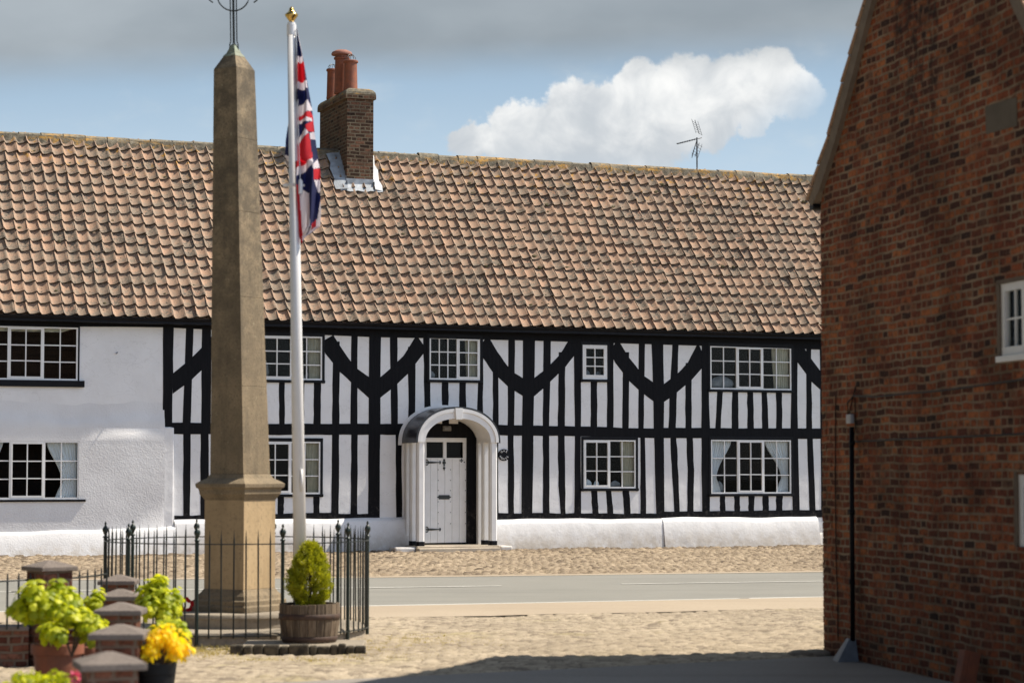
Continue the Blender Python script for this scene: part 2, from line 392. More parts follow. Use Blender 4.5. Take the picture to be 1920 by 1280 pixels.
        col = n.mix(n.math('MULTIPLY', n.math('MULTIPLY', bl2, br.outputs['Fac']), 0.7), col, (0.36, 0.28, 0.20))
    n.put(n.b.inputs['Base Color'], col); n.b.inputs['Roughness'].default_value = 0.92
    n.b.inputs['Specular IOR Level'].default_value = 0.2
    hh = n.math('ADD', n.math('MULTIPLY', br.outputs['Fac'], -1.0), n.math('MULTIPLY', n.noise(v, 30, 5, 0.7), 0.7)); bump(n, hh, bd)
    return m
STAINS = [(1.83, 0.10, 4.55, 5.2), (2.55, 0.13, 4.1, 4.6), (2.2, 0.35, 3.3, 5.0)]
M['brick'] = brickmat('old_red_brick', [(0.0, (0.040, 0.019, 0.015)), (0.10, (0.095, 0.031, 0.019)), (0.40, (0.215, 0.056, 0.026)), (0.72, (0.32, 0.086, 0.032)), (0.93, (0.46, 0.155, 0.055)), (1.0, (0.16, 0.085, 0.055))], (0.40, 0.29, 0.19), stains=True)
M['chim_brick'] = brickmat('chimney_brick', [(0.0, (0.03, 0.018, 0.012)), (0.3, (0.085, 0.045, 0.028)), (0.6, (0.15, 0.085, 0.052)), (0.85, (0.21, 0.10, 0.06)), (1.0, (0.08, 0.05, 0.035))], (0.27, 0.22, 0.15), streak=False, bd=0.014, bw=0.22, bh=0.075, msize=0.013)
M['pier_brick'] = brickmat('pier_brick', [(0.0, (0.09, 0.03, 0.02)), (0.5, (0.20, 0.075, 0.045)), (1.0, (0.26, 0.12, 0.08))], (0.25, 0.19, 0.14), streak=False)
def stone(name, c1, c2, c3, sc=8, bd=0.004, grime=False):
    m, n = newmat(name)
    col = n.mix(n.smooth(n.noise(n.co, 1.8, 6, 0.6), 0.35, 0.7), c1, c2)
    col = n.mix(n.smooth(n.noise(n.co, sc * 6, 5, 0.7), 0.50, 0.70, 0, 0.6), col, c3)
    stn = n.smooth(n.noise(n.scalev(n.co, (9, 9, 0.8)), 1.2, 5, 0.6), 0.5, 0.75, 0, 0.45)
    col = n.mix(stn, col, c3)
    if grime:      # soot and lichen, thicker towards the exposed top
        gz = n.new('ShaderNodeSeparateXYZ', Vector=n.co).outputs[2]
        col = n.mix(n.math('MULTIPLY', n.smooth(gz, 1.6, 4.6, 0.15, 0.75), n.smooth(n.noise(n.co, 6, 7, 0.75), 0.32, 0.62)), col, c3)
        col = n.mix(n.smooth(n.noise(n.co, 16, 4, 0.6), 0.64, 0.70, 0, 0.5), col, (0.36, 0.31, 0.20))
    n.put(n.b.inputs['Base Color'], col); n.b.inputs['Roughness'].default_value = 0.92
    bump(n, n.noise(n.co, sc * 5, 6, 0.7), bd); return m
M['stone'] = stone('obelisk_stone', (0.315, 0.24, 0.148), (0.20, 0.155, 0.098), (0.075, 0.062, 0.044), grime=True)
M['die_stone'] = stone('die_stone', (0.53, 0.385, 0.22), (0.42, 0.30, 0.165), (0.26, 0.19, 0.11), 5, 0.004)
M['step_stone'] = stone('step_stone', (0.34, 0.29, 0.22), (0.27, 0.23, 0.18), (0.15, 0.12, 0.09))
M['cap_stone'] = stone('cap_stone', (0.20, 0.165, 0.14), (0.155, 0.125, 0.105), (0.085, 0.065, 0.055), 8, 0.006)
M['slab_stone'] = stone('slab_stone', (0.55, 0.47, 0.36), (0.45, 0.38, 0.29), (0.25, 0.20, 0.14))
M['copper'] = simple('green_copper', (0.26, 0.31, 0.23), (0.19, 0.19, 0.13), 0.7, 10, 20, 0.003)
M['iron'] = simple('dark_iron', (0.010, 0.014, 0.012), (0.018, 0.022, 0.020), 0.42, 10)
M['iron_green'] = simple('green_black_iron', (0.008, 0.018, 0.014), (0.014, 0.026, 0.020), 0.35, 10)
M['steel'] = simple('aerial_metal', (0.25, 0.25, 0.25), (0.10, 0.10, 0.10), 0.4, 8, metal=0.8)
M['gold'] = simple('gilt', (0.75, 0.52, 0.18), (0.55, 0.36, 0.10), 0.22, 6, metal=1.0)
M['brass_band'] = simple('rusty_band', (0.085, 0.045, 0.028), (0.05, 0.03, 0.022), 0.7, 18, 40, 0.002)
m, n = newmat('barrel_oak')
gw = n.noise(n.scalev(n.co, (22, 22, 2.0)), 1.6, 6, 0.7)
col = n.mix(n.smooth(gw, 0.35, 0.65), (0.085, 0.058, 0.038), (0.19, 0.145, 0.10))
at_ = n.new('ShaderNodeAttribute', _attribute_name='Col').outputs['Color']
col = n.mix(1.0, col, n.mix(1.0, at_, (2, 2, 2), 'MULTIPLY'), 'MULTIPLY')
n.put(n.b.inputs['Base Color'], col); n.b.inputs['Roughness'].default_value = 0.85; bump(n, gw, 0.004); M['oak'] = m
def leafmat(name, c1, c2, tr=0.35):
    m, n = newmat(name)
    at_ = n.new('ShaderNodeAttribute', _attribute_name='Col').outputs['Color']
    s_ = n.new('ShaderNodeSeparateColor', Color=at_)
    col = n.mix(s_.outputs[0], c1, c2)
    col = n.mix(n.smooth(n.noise(n.co, 30, 3, 0.6), 0.4, 0.7, 0, 0.3), col, tuple(k * 0.6 for k in c1))
    n.put(n.b.inputs['Base Color'], col); n.b.inputs['Roughness'].default_value = 0.5
    t = n.new('ShaderNodeBsdfTranslucent'); n.put(t.inputs['Color'], n.mix(1.0, col, (1.3, 1.3, 0.8), 'MULTIPLY'))
    mx = n.new('ShaderNodeMixShader'); mx.inputs[0].default_value = tr
    n.l.new(n.b.outputs[0], mx.inputs[1]); n.l.new(t.outputs[0], mx.inputs[2]); n.l.new(mx.outputs[0], n.out.inputs[0]); return m
M['lime'] = leafmat('lime_leaf', (0.27, 0.34, 0.008), (0.78, 0.77, 0.030), 0.5)
M['yellow'] = leafmat('yellow_petal', (0.85, 0.60, 0.008), (0.95, 0.82, 0.03), 0.5)
M['darkleaf'] = leafmat('green_leaf', (0.06, 0.12, 0.02), (0.18, 0.26, 0.04))
M['conifer'] = leafmat('conifer_leaf', (0.20, 0.23, 0.010), (0.60, 0.58, 0.025), 0.35)
M['pink'] = simple('pink_petal', (0.65, 0.08, 0.16), (0.75, 0.18, 0.25), 0.6)
M['poppy'] = simple('poppy_red', (0.65, 0.012, 0.015), (0.5, 0.01, 0.012), 0.7)
M['drygrass'] = leafmat('dry_grass', (0.42, 0.33, 0.10), (0.55, 0.45, 0.17), 0.3)
M['soil'] = simple('soil', (0.05, 0.035, 0.022), (0.12, 0.09, 0.06), 1.0, 30, 50, 0.01)
M['bark'] = simple('bark', (0.09, 0.06, 0.04), (0.05, 0.035, 0.025), 0.9, 12, 30, 0.004)
M['black_plastic'] = simple('black_pot', (0.005, 0.005, 0.006), (0.009, 0.009, 0.009), 0.6, 8, spec=0.2)
M['grey_metal'] = simple('grey_metal', (0.20, 0.23, 0.27), (0.14, 0.16, 0.19), 0.5, 8)
# ground
def cobblemat(name, light, mid, dark, joint, grassy=False):
    m, n = newmat(name)
    at_ = n.new('ShaderNodeAttribute', _attribute_name='Col').outputs['Color']
    s_ = n.new('ShaderNodeSeparateColor', Color=at_)
    col = n.mix(s_.outputs[0], light, mid)
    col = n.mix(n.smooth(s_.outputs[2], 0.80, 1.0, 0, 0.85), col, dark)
    jn = n.math('MULTIPLY', n.smooth(s_.outputs[1], 0.05, 0.75, 1, 0), n.smooth(n.noise(n.co, 0.9, 5, 0.6), 0.25, 0.6, 0.35, 1.0))
    col = n.mix(jn, col, joint)
    if grassy:
        gy = n.smooth(n.noise(n.co, 0.7, 5, 0.7), 0.56, 0.70, 0, 0.5)
        col = n.mix(gy, col, (0.36, 0.30, 0.12))
    col = n.mix(n.smooth(n.noise(n.co, 0.45, 4, 0.6), 0.35, 0.7, 0, 0.35), col, dark)
    col = n.mix(n.smooth(n.noise(n.scalev(n.co, (1.0, 0.45, 1)), 9, 6, 0.8), 0.49, 0.64, 0, 0.8), col, dark)
    col = n.mix(n.smooth(n.noise(n.co, 60, 4, 0.7), 0.5, 0.75, 0, 0.5), col, mid)
    n.put(n.b.inputs['Base Color'], col); n.b.inputs['Roughness'].default_value = 0.9
    bump(n, n.noise(n.co, 50, 4, 0.7), 0.006); return m
M['cobble_near'] = cobblemat('worn_cobbles', (0.50, 0.41, 0.295), (0.37, 0.30, 0.21), (0.18, 0.14, 0.10), (0.15, 0.115, 0.08), True)
M['cobble_far'] = cobblemat('pebble_cobbles', (0.42, 0.33, 0.225), (0.31, 0.235, 0.155), (0.11, 0.078, 0.05), (0.06, 0.042, 0.028))
def asph(name, c1, c2, sp, bd=0.004, warm=None):
    m, n = newmat(name)
    col = n.mix(n.smooth(n.noise(n.co, 0.35, 5, 0.6), 0.35, 0.7), c1, c2)
    col = n.mix(n.smooth(n.noise(n.scalev(n.co, (1, 1, 1)), 70, 3, 0.7), 0.45, 0.7, 0, 0.6), col, sp)
    tr_ = n.smooth(n.noise(n.scalev(n.co, (0.12, 1.6, 1), rot=(0, 0, R(-15))), 1.0, 4, 0.6), 0.5, 0.7, 0, 0.35)
    col = n.mix(tr_, col, tuple(k * 0.75 for k in c2))
    n.put(n.b.inputs['Base Color'], col); n.b.inputs['Roughness'].default_value = 0.9
    bump(n, n.noise(n.co, 90, 3, 0.7), bd); return m
M['road'] = asph('road_asphalt', (0.245, 0.235, 0.205), (0.21, 0.203, 0.178), (0.33, 0.32, 0.285))
M['tarmac'] = asph('forecourt_tarmac', (0.28, 0.25, 0.22), (0.23, 0.205, 0.18), (0.38, 0.35, 0.31))
M['buff'] = asph('buff_strip', (0.45, 0.365, 0.265), (0.40, 0.32, 0.23), (0.30, 0.235, 0.17))
M['earth'] = asph('earth', (0.42, 0.34, 0.24), (0.35, 0.28, 0.19), (0.26, 0.20, 0.13))
M['joint'] = simple('joint_soil', (0.10, 0.075, 0.05), (0.20, 0.16, 0.11), 1.0, 14)
M['field'] = asph('rough_grass', (0.10, 0.11, 0.05), (0.13, 0.12, 0.07), (0.07, 0.07, 0.04))
M['line'] = asph('road_paint', (0.68, 0.66, 0.61), (0.60, 0.58, 0.53), (0.5, 0.48, 0.44))

# ================================================================== GROUND
def sheet(name, pts, z, mat):
    b = MB(); b.face([b.vert((p[0], p[1], z)) for p in pts]); o = b.build(name, mat)
    return props(o, kind='structure')
sheet('ground', [(-900, -200), (900, -200), (900, 1800), (-900, 1800)], -0.03, M['field'])
def lerp(a, b, t): return a + (b - a) * t
def poly_y(pl, x):
    for i in range(len(pl) - 1):
        if x <= pl[i + 1][0] or i == len(pl) - 2:
            (x0, y0), (x1, y1) = pl[i], pl[i + 1]; return y0 + (y1 - y0) * (x - x0) / (x1 - x0)
def plan(pxs, ext=(-70, 70)):
    p = [on_ground(*q) for q in pxs]
    l = (ext[0], p[0][1] + (ext[0] - p[0][0]) * (p[1][1] - p[0][1]) / (p[1][0] - p[0][0]))
    r = (ext[1], p[-1][1] + (ext[1] - p[-1][0]) * (p[-1][1] - p[-2][1]) / (p[-1][0] - p[-2][0]))
    return [l] + p + [r]
def strip(name, far, near, z, mat, x0=-70, x1=70, step=0.5, kind='structure'):
    b = MB(); n = int((x1 - x0) / step); prev = None
    for i in range(n + 1):
        x = x0 + (x1 - x0) * i / n
        a = b.vert((x, far(x), z)); c = b.vert((x, near(x), z))
        if prev: b.face((prev[1], c, a, prev[0]))
        prev = (a, c)
    return props(b.build(name, mat), kind=kind)
FAR = plan([(20, 1088), (690, 1083), (1545, 1072)])
NEAR = plan([(30, 1147), (690, 1137), (1545, 1119.5)])
def smooth_pl(pl):
    return lambda x: (poly_y(pl, x - 1.5) + poly_y(pl, x) + poly_y(pl, x + 1.5)) / 3
far_e, near_e = smooth_pl(FAR), smooth_pl(NEAR)
strip('road', far_e, near_e, 0.0, M['road'])
strip('road_edge', lambda x: far_e(x) + 0.42, far_e, 0.004, M['buff'])
BUF = smooth_pl(plan([(30, 1168), (690, 1160), (1545, 1141)]))
strip('pavement', near_e, lambda x: BUF(x) + 0.04 * math.sin(x * 3.1), 0.006, M['buff'])
strip('kerb_joint', lambda x: BUF(x) + 0.04 * math.sin(x * 3.1) + 0.012 + 0.02 * math.sin(x * 23) * math.sin(x * 7.7), lambda x: BUF(x) + 0.04 * math.sin(x * 3.1) - 0.035 - 0.035 * math.sin(x * 17) * math.sin(x * 5.3), 0.010, M['joint'], -12, 9, 0.05)
# road markings
mk = MB()
def mark(fn, x0, x1, wd, z=0.008, nseg=24):
    prev = None
    for i in range(nseg + 1):
        x = x0 + (x1 - x0) * i / nseg; y = fn(x); j = 0.012 * math.sin(x * 17)
        a = mk.vert((x, y + wd / 2 + j, z)); c = mk.vert((x, y - wd / 2 - j, z))
        if prev: mk.face((prev[1], c, a, prev[0]))
        prev = (a, c)
mark(lambda x: near_e(x) + 0.06, -40, on_ground(1388, 1123)[0], 0.10, nseg=120)
mark(lambda x: near_e(x) + 0.06, on_ground(1405, 1122)[0], 40, 0.10, nseg=80)
CEN = smooth_pl(plan([(20, 1109.5), (690, 1101.5), (940, 1099), (1165, 1094.5), (1545, 1089.5)]))
L0 = on_ground(940, 1100)[0]; G0 = on_ground(1165, 1094)[0] - L0
x = L0 - 4.3 - G0
while x > -40: mark(CEN, x - 4.3, x, 0.10); x -= 4.3 + G0
mark(CEN, L0 - 6.5, L0, 0.10)
x = L0 + G0
while x < 40: mark(CEN, x, x + 4.6, 0.10); x += 4.6 + G0
props(mk.build('road_marking', M['line']), kind='structure')

def cobbles(name, x0, x1, y0, y1, res, cell, hgt, inside, mat, seed, zb=0.0, aspect=1.0, small=0.0, und=0.012, wallfoot=False, ramp=None, rlo=0.4):
    rng = np.random.default_rng(seed)
    nx = int((x1 - x0) / res) + 1; ny = int((y1 - y0) / res) + 1
    X, Y = np.meshgrid(np.linspace(x0, x1, nx), np.linspace(y0, y1, ny))
    cx = cell * aspect; cy = cell
    gx = int((x1 - x0) / cx) + 6; gy = int((y1 - y0) / cy) + 6
    jx = rng.uniform(-.36, .36, (gy, gx)); jy = rng.uniform(-.36, .36, (gy, gx)); rv = rng.uniform(0, 1, (gy, gx)); rv2 = rng.uniform(0, 1, (gy, gx)); rh = rng.uniform(rlo, 1.2, (gy, gx))
    ci = ((X - x0) / cx).astype(int) + 2; cj = ((Y - y0) / cy).astype(int) + 2
    best = np.full(X.shape, 9.0); sec = np.full(X.shape, 9.0); col = np.zeros(X.shape); col2 = np.zeros(X.shape); hh = np.ones(X.shape)
    for dj in (-1, 0, 1):
        for di in (-1, 0, 1):
            a = np.clip(ci + di, 0, gx - 1); b = np.clip(cj + dj, 0, gy - 1)
            px = x0 + (a - 2 + 0.5 + jx[b, a]) * cx; py = y0 + (b - 2 + 0.5 + jy[b, a]) * cy
            d = np.sqrt(((X - px) / aspect) ** 2 + (Y - py) ** 2) / cell
            nb = d < best
            sec = np.where(nb, best, np.minimum(sec, d)); best = np.where(nb, d, best)
            col = np.where(nb, rv[b, a], col); col2 = np.where(nb, rv2[b, a], col2); hh = np.where(nb, rh[b, a], hh)
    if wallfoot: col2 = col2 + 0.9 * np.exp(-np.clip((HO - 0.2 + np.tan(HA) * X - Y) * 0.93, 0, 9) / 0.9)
    e = np.clip((sec - best) * 2.2, 0, 1)
    dome = (1 - (1 - e) ** 2.2)
    U = 0.5 * np.sin(X * 0.9 + 1.3) * np.sin(Y * 0.7) + 0.5 * np.sin(X * 2.3 + Y * 1.7)
    Z = zb + hgt * dome * hh + und * U + rng.normal(0, small, X.shape)
    if ramp is not None:
        k_ = np.clip(ramp(X, Y), 0, 1); Z = Z * k_ + (1 - k_) * -0.012
    idx = np.arange(nx * ny).reshape(ny, nx)
    keep = inside(X, Y)
    kq = keep[:-1, :-1] & keep[1:, 1:] & keep[:-1, 1:] & keep[1:, :-1]
    q = np.stack([idx[:-1, :-1], idx[:-1, 1:], idx[1:, 1:], idx[1:, :-1]], -1)[kq]
    used = np.unique(q); remap = np.full(nx * ny, -1); remap[used] = np.arange(len(used)); q = remap[q]
    co = np.stack([X, Y, Z], -1).reshape(-1, 3)[used]
    cc = np.stack([col, dome, col2, np.ones_like(col)], -1).reshape(-1, 4)[used]
    me = bpy.data.meshes.new(name); me.vertices.add(len(co)); me.vertices.foreach_set('co', co.ravel())
    me.loops.add(q.size); me.loops.foreach_set('vertex_index', q.ravel().astype(np.int32))
    me.polygons.add(len(q)); me.polygons.foreach_set('loop_start', np.arange(0, q.size, 4, dtype=np.int32))
    me.polygons.foreach_set('use_smooth', [True] * len(q))
    ca = me.color_attributes.new('Col', 'FLOAT_COLOR', 'POINT'); ca.data.foreach_set('color', cc.ravel().astype(np.float32))
    me.materials.append(mat); me.update(calc_edges=True); me.validate()
    o = bpy.data.objects.new(name, me); COL.objects.link(o)
    return props(o, kind='structure')
v_far = np.vectorize(far_e); v_buf = np.vectorize(lambda x: BUF(x) + 0.04 * math.sin(x * 3.1))
HA = R(21.4); HO = 46.47
TB = [on_ground(548, 1279), on_ground(1546, 1231)]
def tar_edge(x):
    return TB[0][1] + (x - TB[0][0]) * (TB[1][1] - TB[0][1]) / (TB[1][0] - TB[0][0])
cobbles('cobbled_forecourt', -9, 6.5, 16.0, 27.2, 0.024, 0.10, 0.018,
        lambda X, Y: (Y < v_buf(X) + 0.05) & (Y > TB[0][1] + (X - TB[0][0]) * (TB[1][1] - TB[0][1]) / (TB[1][0] - TB[0][0]) + 0.05 * np.sin(X * 5)), M['cobble_near'], 3, -0.002, 1.35, 0.0015, 0.012, ramp=lambda X, Y: np.minimum((v_buf(X) + 0.05 - Y) / 0.12, (Y - TB[0][1] - (X - TB[0][0]) * (TB[1][1] - TB[0][1]) / (TB[1][0] - TB[0][0]) - 0.05 * np.sin(X * 5)) / 0.12))
cobbles('cobbled_pavement', -14, 9, 32.6, 51, 0.034, 0.115, 0.050,
        lambda X, Y: (Y > v_far(X) + 0.36 + 0.05 * np.sin(X * 4)) & (Y < HO + np.tan(HA) * X + 0.1), M['cobble_far'], 5, -0.012, 1.2, 0.003, 0.012, True, ramp=lambda X, Y: (Y - v_far(X) - 0.36 - 0.05 * np.sin(X * 4)) / 0.15, rlo=0.2)
strip('tarmac', tar_edge, lambda x: -60, 0.006, M['tarmac'], -30, 30, 1.0)

# ================================================================== TIMBER-FRAMED HOUSE
HF = Frame(0, HO, HA)
def H(x, y, yo=0.0): return HF.px(x, y, yo)
house = empty('timber_framed_house', (0, HO, 0), HA,
              'long black and white timber-framed house with an orange pantile roof beyond the road', 'house')
random.seed(11)
S0 = H(0, 800)[0] - 3.6; S1 = H(1545, 800)[0] + 3.2
ZE = 4.50          # top of walls
WD = 6.0           # depth of the house
EY = -0.205         # tile edge
RY = 3.0           # ridge position
ZR = 8.36
SEAM = H(309, 800)[0]
# windows: pixel rect of the white frame, list of lights: (x0, x1, cols, casement?), rows
WIN = [
 dict(r=(-50, 612, 146, 712), l=[(-50, 16, 2, 0), (16, 81, 2, 1), (81, 146, 2, 0)], cur='dark', yo=-0.02, sill=(158, 713, 725)),
 dict(r=(-48, 826.5, 148, 935.5), l=[(-48, 19, 2, 0), (19, 83, 2, 1), (83, 148, 2, 0)], cur='tied', yo=-0.070, sill=(160, 936, 940)),
 dict(r=(490, 630, 604, 712), l=[(490, 548, 2, 1), (548, 604, 2, 0)], cur='right_cream', yo=-0.012),
 dict(r=(486, 827.5, 600.5, 926), l=[(486, 545, 2, 1), (545, 600.5, 2, 0)], cur='right_cream', yo=-0.012),
 dict(r=(805.6, 633, 900, 712), l=[(805.6, 858, 3, 0), (858, 900, 2, 1)], cur='right_cream', yo=-0.012),
 dict(r=(1092.7, 646.7, 1138.6, 711), l=[(1092.7, 1138.6, 2, 1)], cur='none', yo=-0.012),
 dict(r=(1094.4, 824.7, 1192, 915), l=[(1094.4, 1143, 2, 1), (1143, 1192, 2, 0)], cur='right_cream', yo=-0.012),
 dict(r=(1332, 650, 1483.7, 730.5), l=[(1332, 1382, 2, 0), (1382, 1430, 2, 1), (1430, 1483.7, 2, 0)], cur='right_cream', yo=-0.012),
 dict(r=(1333.5, 824.5, 1483.5, 925), l=[(1333.5, 1384, 2, 0), (1384, 1432, 2, 1), (1432, 1483.5, 2, 0)], cur='tied', yo=-0.012),
]
def rect(r, yo=0.0):
    s0, z0 = H(r[0], (r[1] + r[3]) / 2, yo)[0], H((r[0] + r[2]) / 2, r[3], yo)[1]
    s1, z1 = H(r[2], (r[1] + r[3]) / 2, yo)[0], H((r[0] + r[2]) / 2, r[1], yo)[1]
    return s0, z0, s1, z1
holes = [rect(w_['r']) for w_ in WIN]
DOOR = rect((793, 820, 875, 1008)); DOOR = (DOOR[0], 0.16, DOOR[2], DOOR[3])
holes.append((DOOR[0], 0.0, DOOR[2], DOOR[3]))
def wall_cells(b, s0, s1, z0, z1, holes, y, maxc=1.2):
    ss = sorted({s0, s1} | {h[0] for h in holes if s0 < h[0] < s1} | {h[2] for h in holes if s0 < h[2] < s1})
    zs = sorted({z0, z1} | {h[1] for h in holes if z0 < h[1] < z1} | {h[3] for h in holes if z0 < h[3] < z1})
    for i in range(len(ss) - 1):
        for j in range(len(zs) - 1):
            cs, cz = (ss[i] + ss[i + 1]) / 2, (zs[j] + zs[j + 1]) / 2
            if any(h[0] < cs < h[2] and h[1] < cz < h[3] for h in holes): continue
            b.quad((ss[i], y, zs[j]), (ss[i + 1], y, zs[j]), (ss[i + 1], y, zs[j + 1]), (ss[i], y, zs[j + 1]))
b = MB()
wall_cells(b, S0, S1, 0.0, ZE, holes, 0.0)
b.quad((S1, 0, 0), (S1, WD, 0), (S1, WD, ZE), (S1, 0, ZE)); b.quad((S0, WD, 0), (S0, 0, 0), (S0, 0, ZE), (S0, WD, ZE))
b.quad((S1, WD, 0), (S0, WD, 0), (S0, WD, ZE), (S1, WD, ZE))
for s_ in (S0 + 0.002, S1 - 0.002):
    b.face([b.vert((s_, 0, ZE)), b.vert((s_, WD, ZE)), b.vert((s_, RY, ZR - 0.15))])
b.build('wall', M['plaster'], house)
# proud roughcast on the lower left
b = MB(); hz = H(150, 792, -0.09)[1]; sm = H(309, 870, -0.09)[0]
wall_cells(b, S0, sm, 0.0, hz - 0.10, [rect(WIN[1]['r'], -0.09)], -0.075)
nseg = 60
for i in range(nseg):
    xa, xb = lerp(S0, sm, i / nseg), lerp(S0, sm, (i + 1) / nseg)
    def tp(x): return hz + 0.03 * math.sin(x * 2.3) + 0.018 * math.sin(x * 7.1) + 0.012 * math.sin(x * 13.7 + 1) + 0.035
    prof = lambda x: [(-0.075, hz - 0.10), (-0.071, hz - 0.03), (-0.055, tp(x) + 0.01), (-0.028, tp(x) + 0.08), (-0.008, tp(x) + 0.19), (0.001, tp(x) + 0.36)]
    pa, pb = prof(xa), prof(xb)
    for k in range(5): b.quad((xa, *pa[k]), (xb, *pb[k]), (xb, *pb[k + 1]), (xa, *pa[k + 1]))
b.quad((sm, -0.075, 0), (sm, 0, 0), (sm, 0, hz), (sm, -0.075, hz - 0.10))
b.build('roughcast_coat', M['rough'], house, weld=True, angle=50)
b = MB(); s2 = H(326, 870, -0.07)[0]; zt = H(318, 801, -0.07)[1]
b.box(sm - 0.01, s2, -0.066, 0.01, 0.0, zt)
b.build('corner_strip', M['plaster'], house, bevel=0.02, seg=3)
# plinth with a battered top
def plinth(sa, sb, zf, ends=(0, 0), pro=0.11, nm=None, mat='plaster'):
    b = MB(); n_ = max(4, int((sb - sa) / 0.12)); rows = []
    for i in range(n_ + 1):
        s_ = lerp(sa, sb, i / n_); z = zf(s_) + 0.010 * math.sin(s_ * 1.9) + 0.006 * math.sin(s_ * 5.3); q = pro + 0.010 * math.sin(s_ * 1.3 + 1)
        tz = 1.0
        rows.append([b.vert(p) for p in ((s_, 0.0, z + 0.015), (s_, -q * 0.35, z - 0.005), (s_, -q * 0.75, z - 0.04), (s_, -q * 0.95, z - 0.09), (s_, -q * 1.3, z * 0.5), (s_, -q * 1.75, 0.0))])
    for i in range(n_):
        for k in range(5): b.face((rows[i][k + 1], rows[i + 1][k + 1], rows[i + 1][k], rows[i][k]))
    b.face(rows[0]); b.face(rows[-1][::-1])
    return b.build('plinth', M[mat], house, smooth=False, angle=60)
P_l0, P_l1 = S0, H(330, 990, -0.1)[0]
plinth(P_l0, P_l1, lambda s: lerp(H(0, 996, -.18)[1], H(325, 984, -.18)[1], max(0, (s - H(0, 990)[0]) / (P_l1 - H(0, 990)[0])) ** 2), pro=0.17, mat='rough')
plinth(P_l1 - 0.02, H(768, 990, -0.1)[0], lambda s: H(650, 972, -.02)[1], pro=0.13)
plinth(H(929, 990, -0.1)[0], H(1243, 990, -0.1)[0], lambda s: H(1100, 973, -.02)[1], pro=0.12)
plinth(H(1243, 990, -0.1)[0] + 0.003, H(1534, 990, -0.1)[0], lambda s: H(1400, 970, -.02)[1], pro=0.135)
plinth(H(1534, 990, -0.1)[0] + 0.003, S1, lambda s: H(1540, 1000, -.02)[1], pro=0.07)

# timbers ------------------------------------------------------------
def timber(name, L, Rr, yf, mat='timber', wob=0.5, sub=5):
    LL, RR = [], []
    for i in range(len(L) - 1):
        for k in range(sub):
            t = k / sub
            LL.append((lerp(L[i][0], L[i + 1][0], t), lerp(L[i][1], L[i + 1][1], t))); RR.append((lerp(Rr[i][0], Rr[i + 1][0], t), lerp(Rr[i][1], Rr[i + 1][1], t)))
    LL.append(L[-1]); RR.append(Rr[-1])
    vert = abs(L[0][1] - L[-1][1]) > abs(L[0][0] - L[-1][0])
    def wv(p, i):
        if i in (0, len(LL) - 1): return p
        d = random.uniform(-wob, wob); return (p[0] + d, p[1]) if vert else (p[0], p[1] + d)
    LL = [wv(p, i) for i, p in enumerate(LL)]; RR = [wv(p, i) for i, p in enumerate(RR)]
    b = MB(); b.ribbon([H(*p, yf) for p in LL], [H(*p, yf) for p in RR], yf, 0.03)
    return b.build(name, M[mat], house)
def stud(t, bt, y0, y1, mid=None, name='stud', yf=-0.003, wob=0.6):
    if mid: timber(name, [(t[0], y0), (mid[0], mid[2]), (bt[0], y1)], [(t[1], y0), (mid[1], mid[2]), (bt[1], y1)], yf, wob=wob, sub=4)
    else: timber(name, [(t[0], y0), (bt[0], y1)], [(t[1], y0), (bt[1], y1)], yf, wob=wob, sub=6)
RAIL = 806
# upper studs
for a in [((349, 363), (342, 357), 612, RAIL), ((379, 396), (377, 395), 612, RAIL), ((420, 433), (420, 433), 612, RAIL), ((455, 468), (455, 468), 612, RAIL), ((478, 490), (478, 490), 612, RAIL),
          ((523.5, 534), (523, 534), 714, RAIL), ((560, 571), (558, 570), 714, RAIL), ((588.6, 602), (588, 601.5), 714, RAIL),
          ((624, 637), (622.7, 636), 640, RAIL), ((659, 671), (657, 670), 625, RAIL), ((731, 745), (733.5, 745.8), 625, RAIL),
          ((765, 778.5), (766, 779), 650, RAIL), ((793.5, 806), (796.6, 808), 625, RAIL), ((828.6, 841), (829, 841), 714, RAIL),
          ((861.4, 873.7), (861.5, 874), 714, RAIL), ((900, 905.7), (894, 905.7), 625, RAIL), ((923.7, 933.6), (924.5, 935), 660, RAIL),
          ((953, 965.6), (951.6, 964), 628, RAIL), ((1019, 1033), (1018, 1029.5), 628, RAIL), ((1047.6, 1060), (1046, 1059.4), 660, RAIL),
          ((1107.5, 1119.8), (1107.5, 1120), 714, RAIL), ((1138.6, 1150.6), (1138, 1150), 632, RAIL + 2),
          ((1168, 1179.6), (1167, 1178.5), 660, RAIL + 2), ((1198, 1209.6), (1197, 1206.7), 632, RAIL + 2),
          ((1260.8, 1273), (1253, 1266.7), 636, RAIL + 2), ((1285.8, 1297.5), (1285, 1296.7), 680, RAIL + 2),
          ((1345, 1356), (1340.8, 1351), 728, RAIL + 2), ((1373, 1384), (1371.7, 1384.7), 728, RAIL + 2), ((1400.8, 1412), (1401.7, 1413.7), 728, RAIL + 2),
          ((1427.5, 1438), (1429, 1441), 728, RAIL + 2), ((1455, 1466), (1455.3, 1466.7), 728, RAIL + 2), ((1512, 1521), (1511.7, 1523), 650, RAIL + 2)]:
    stud(*a)
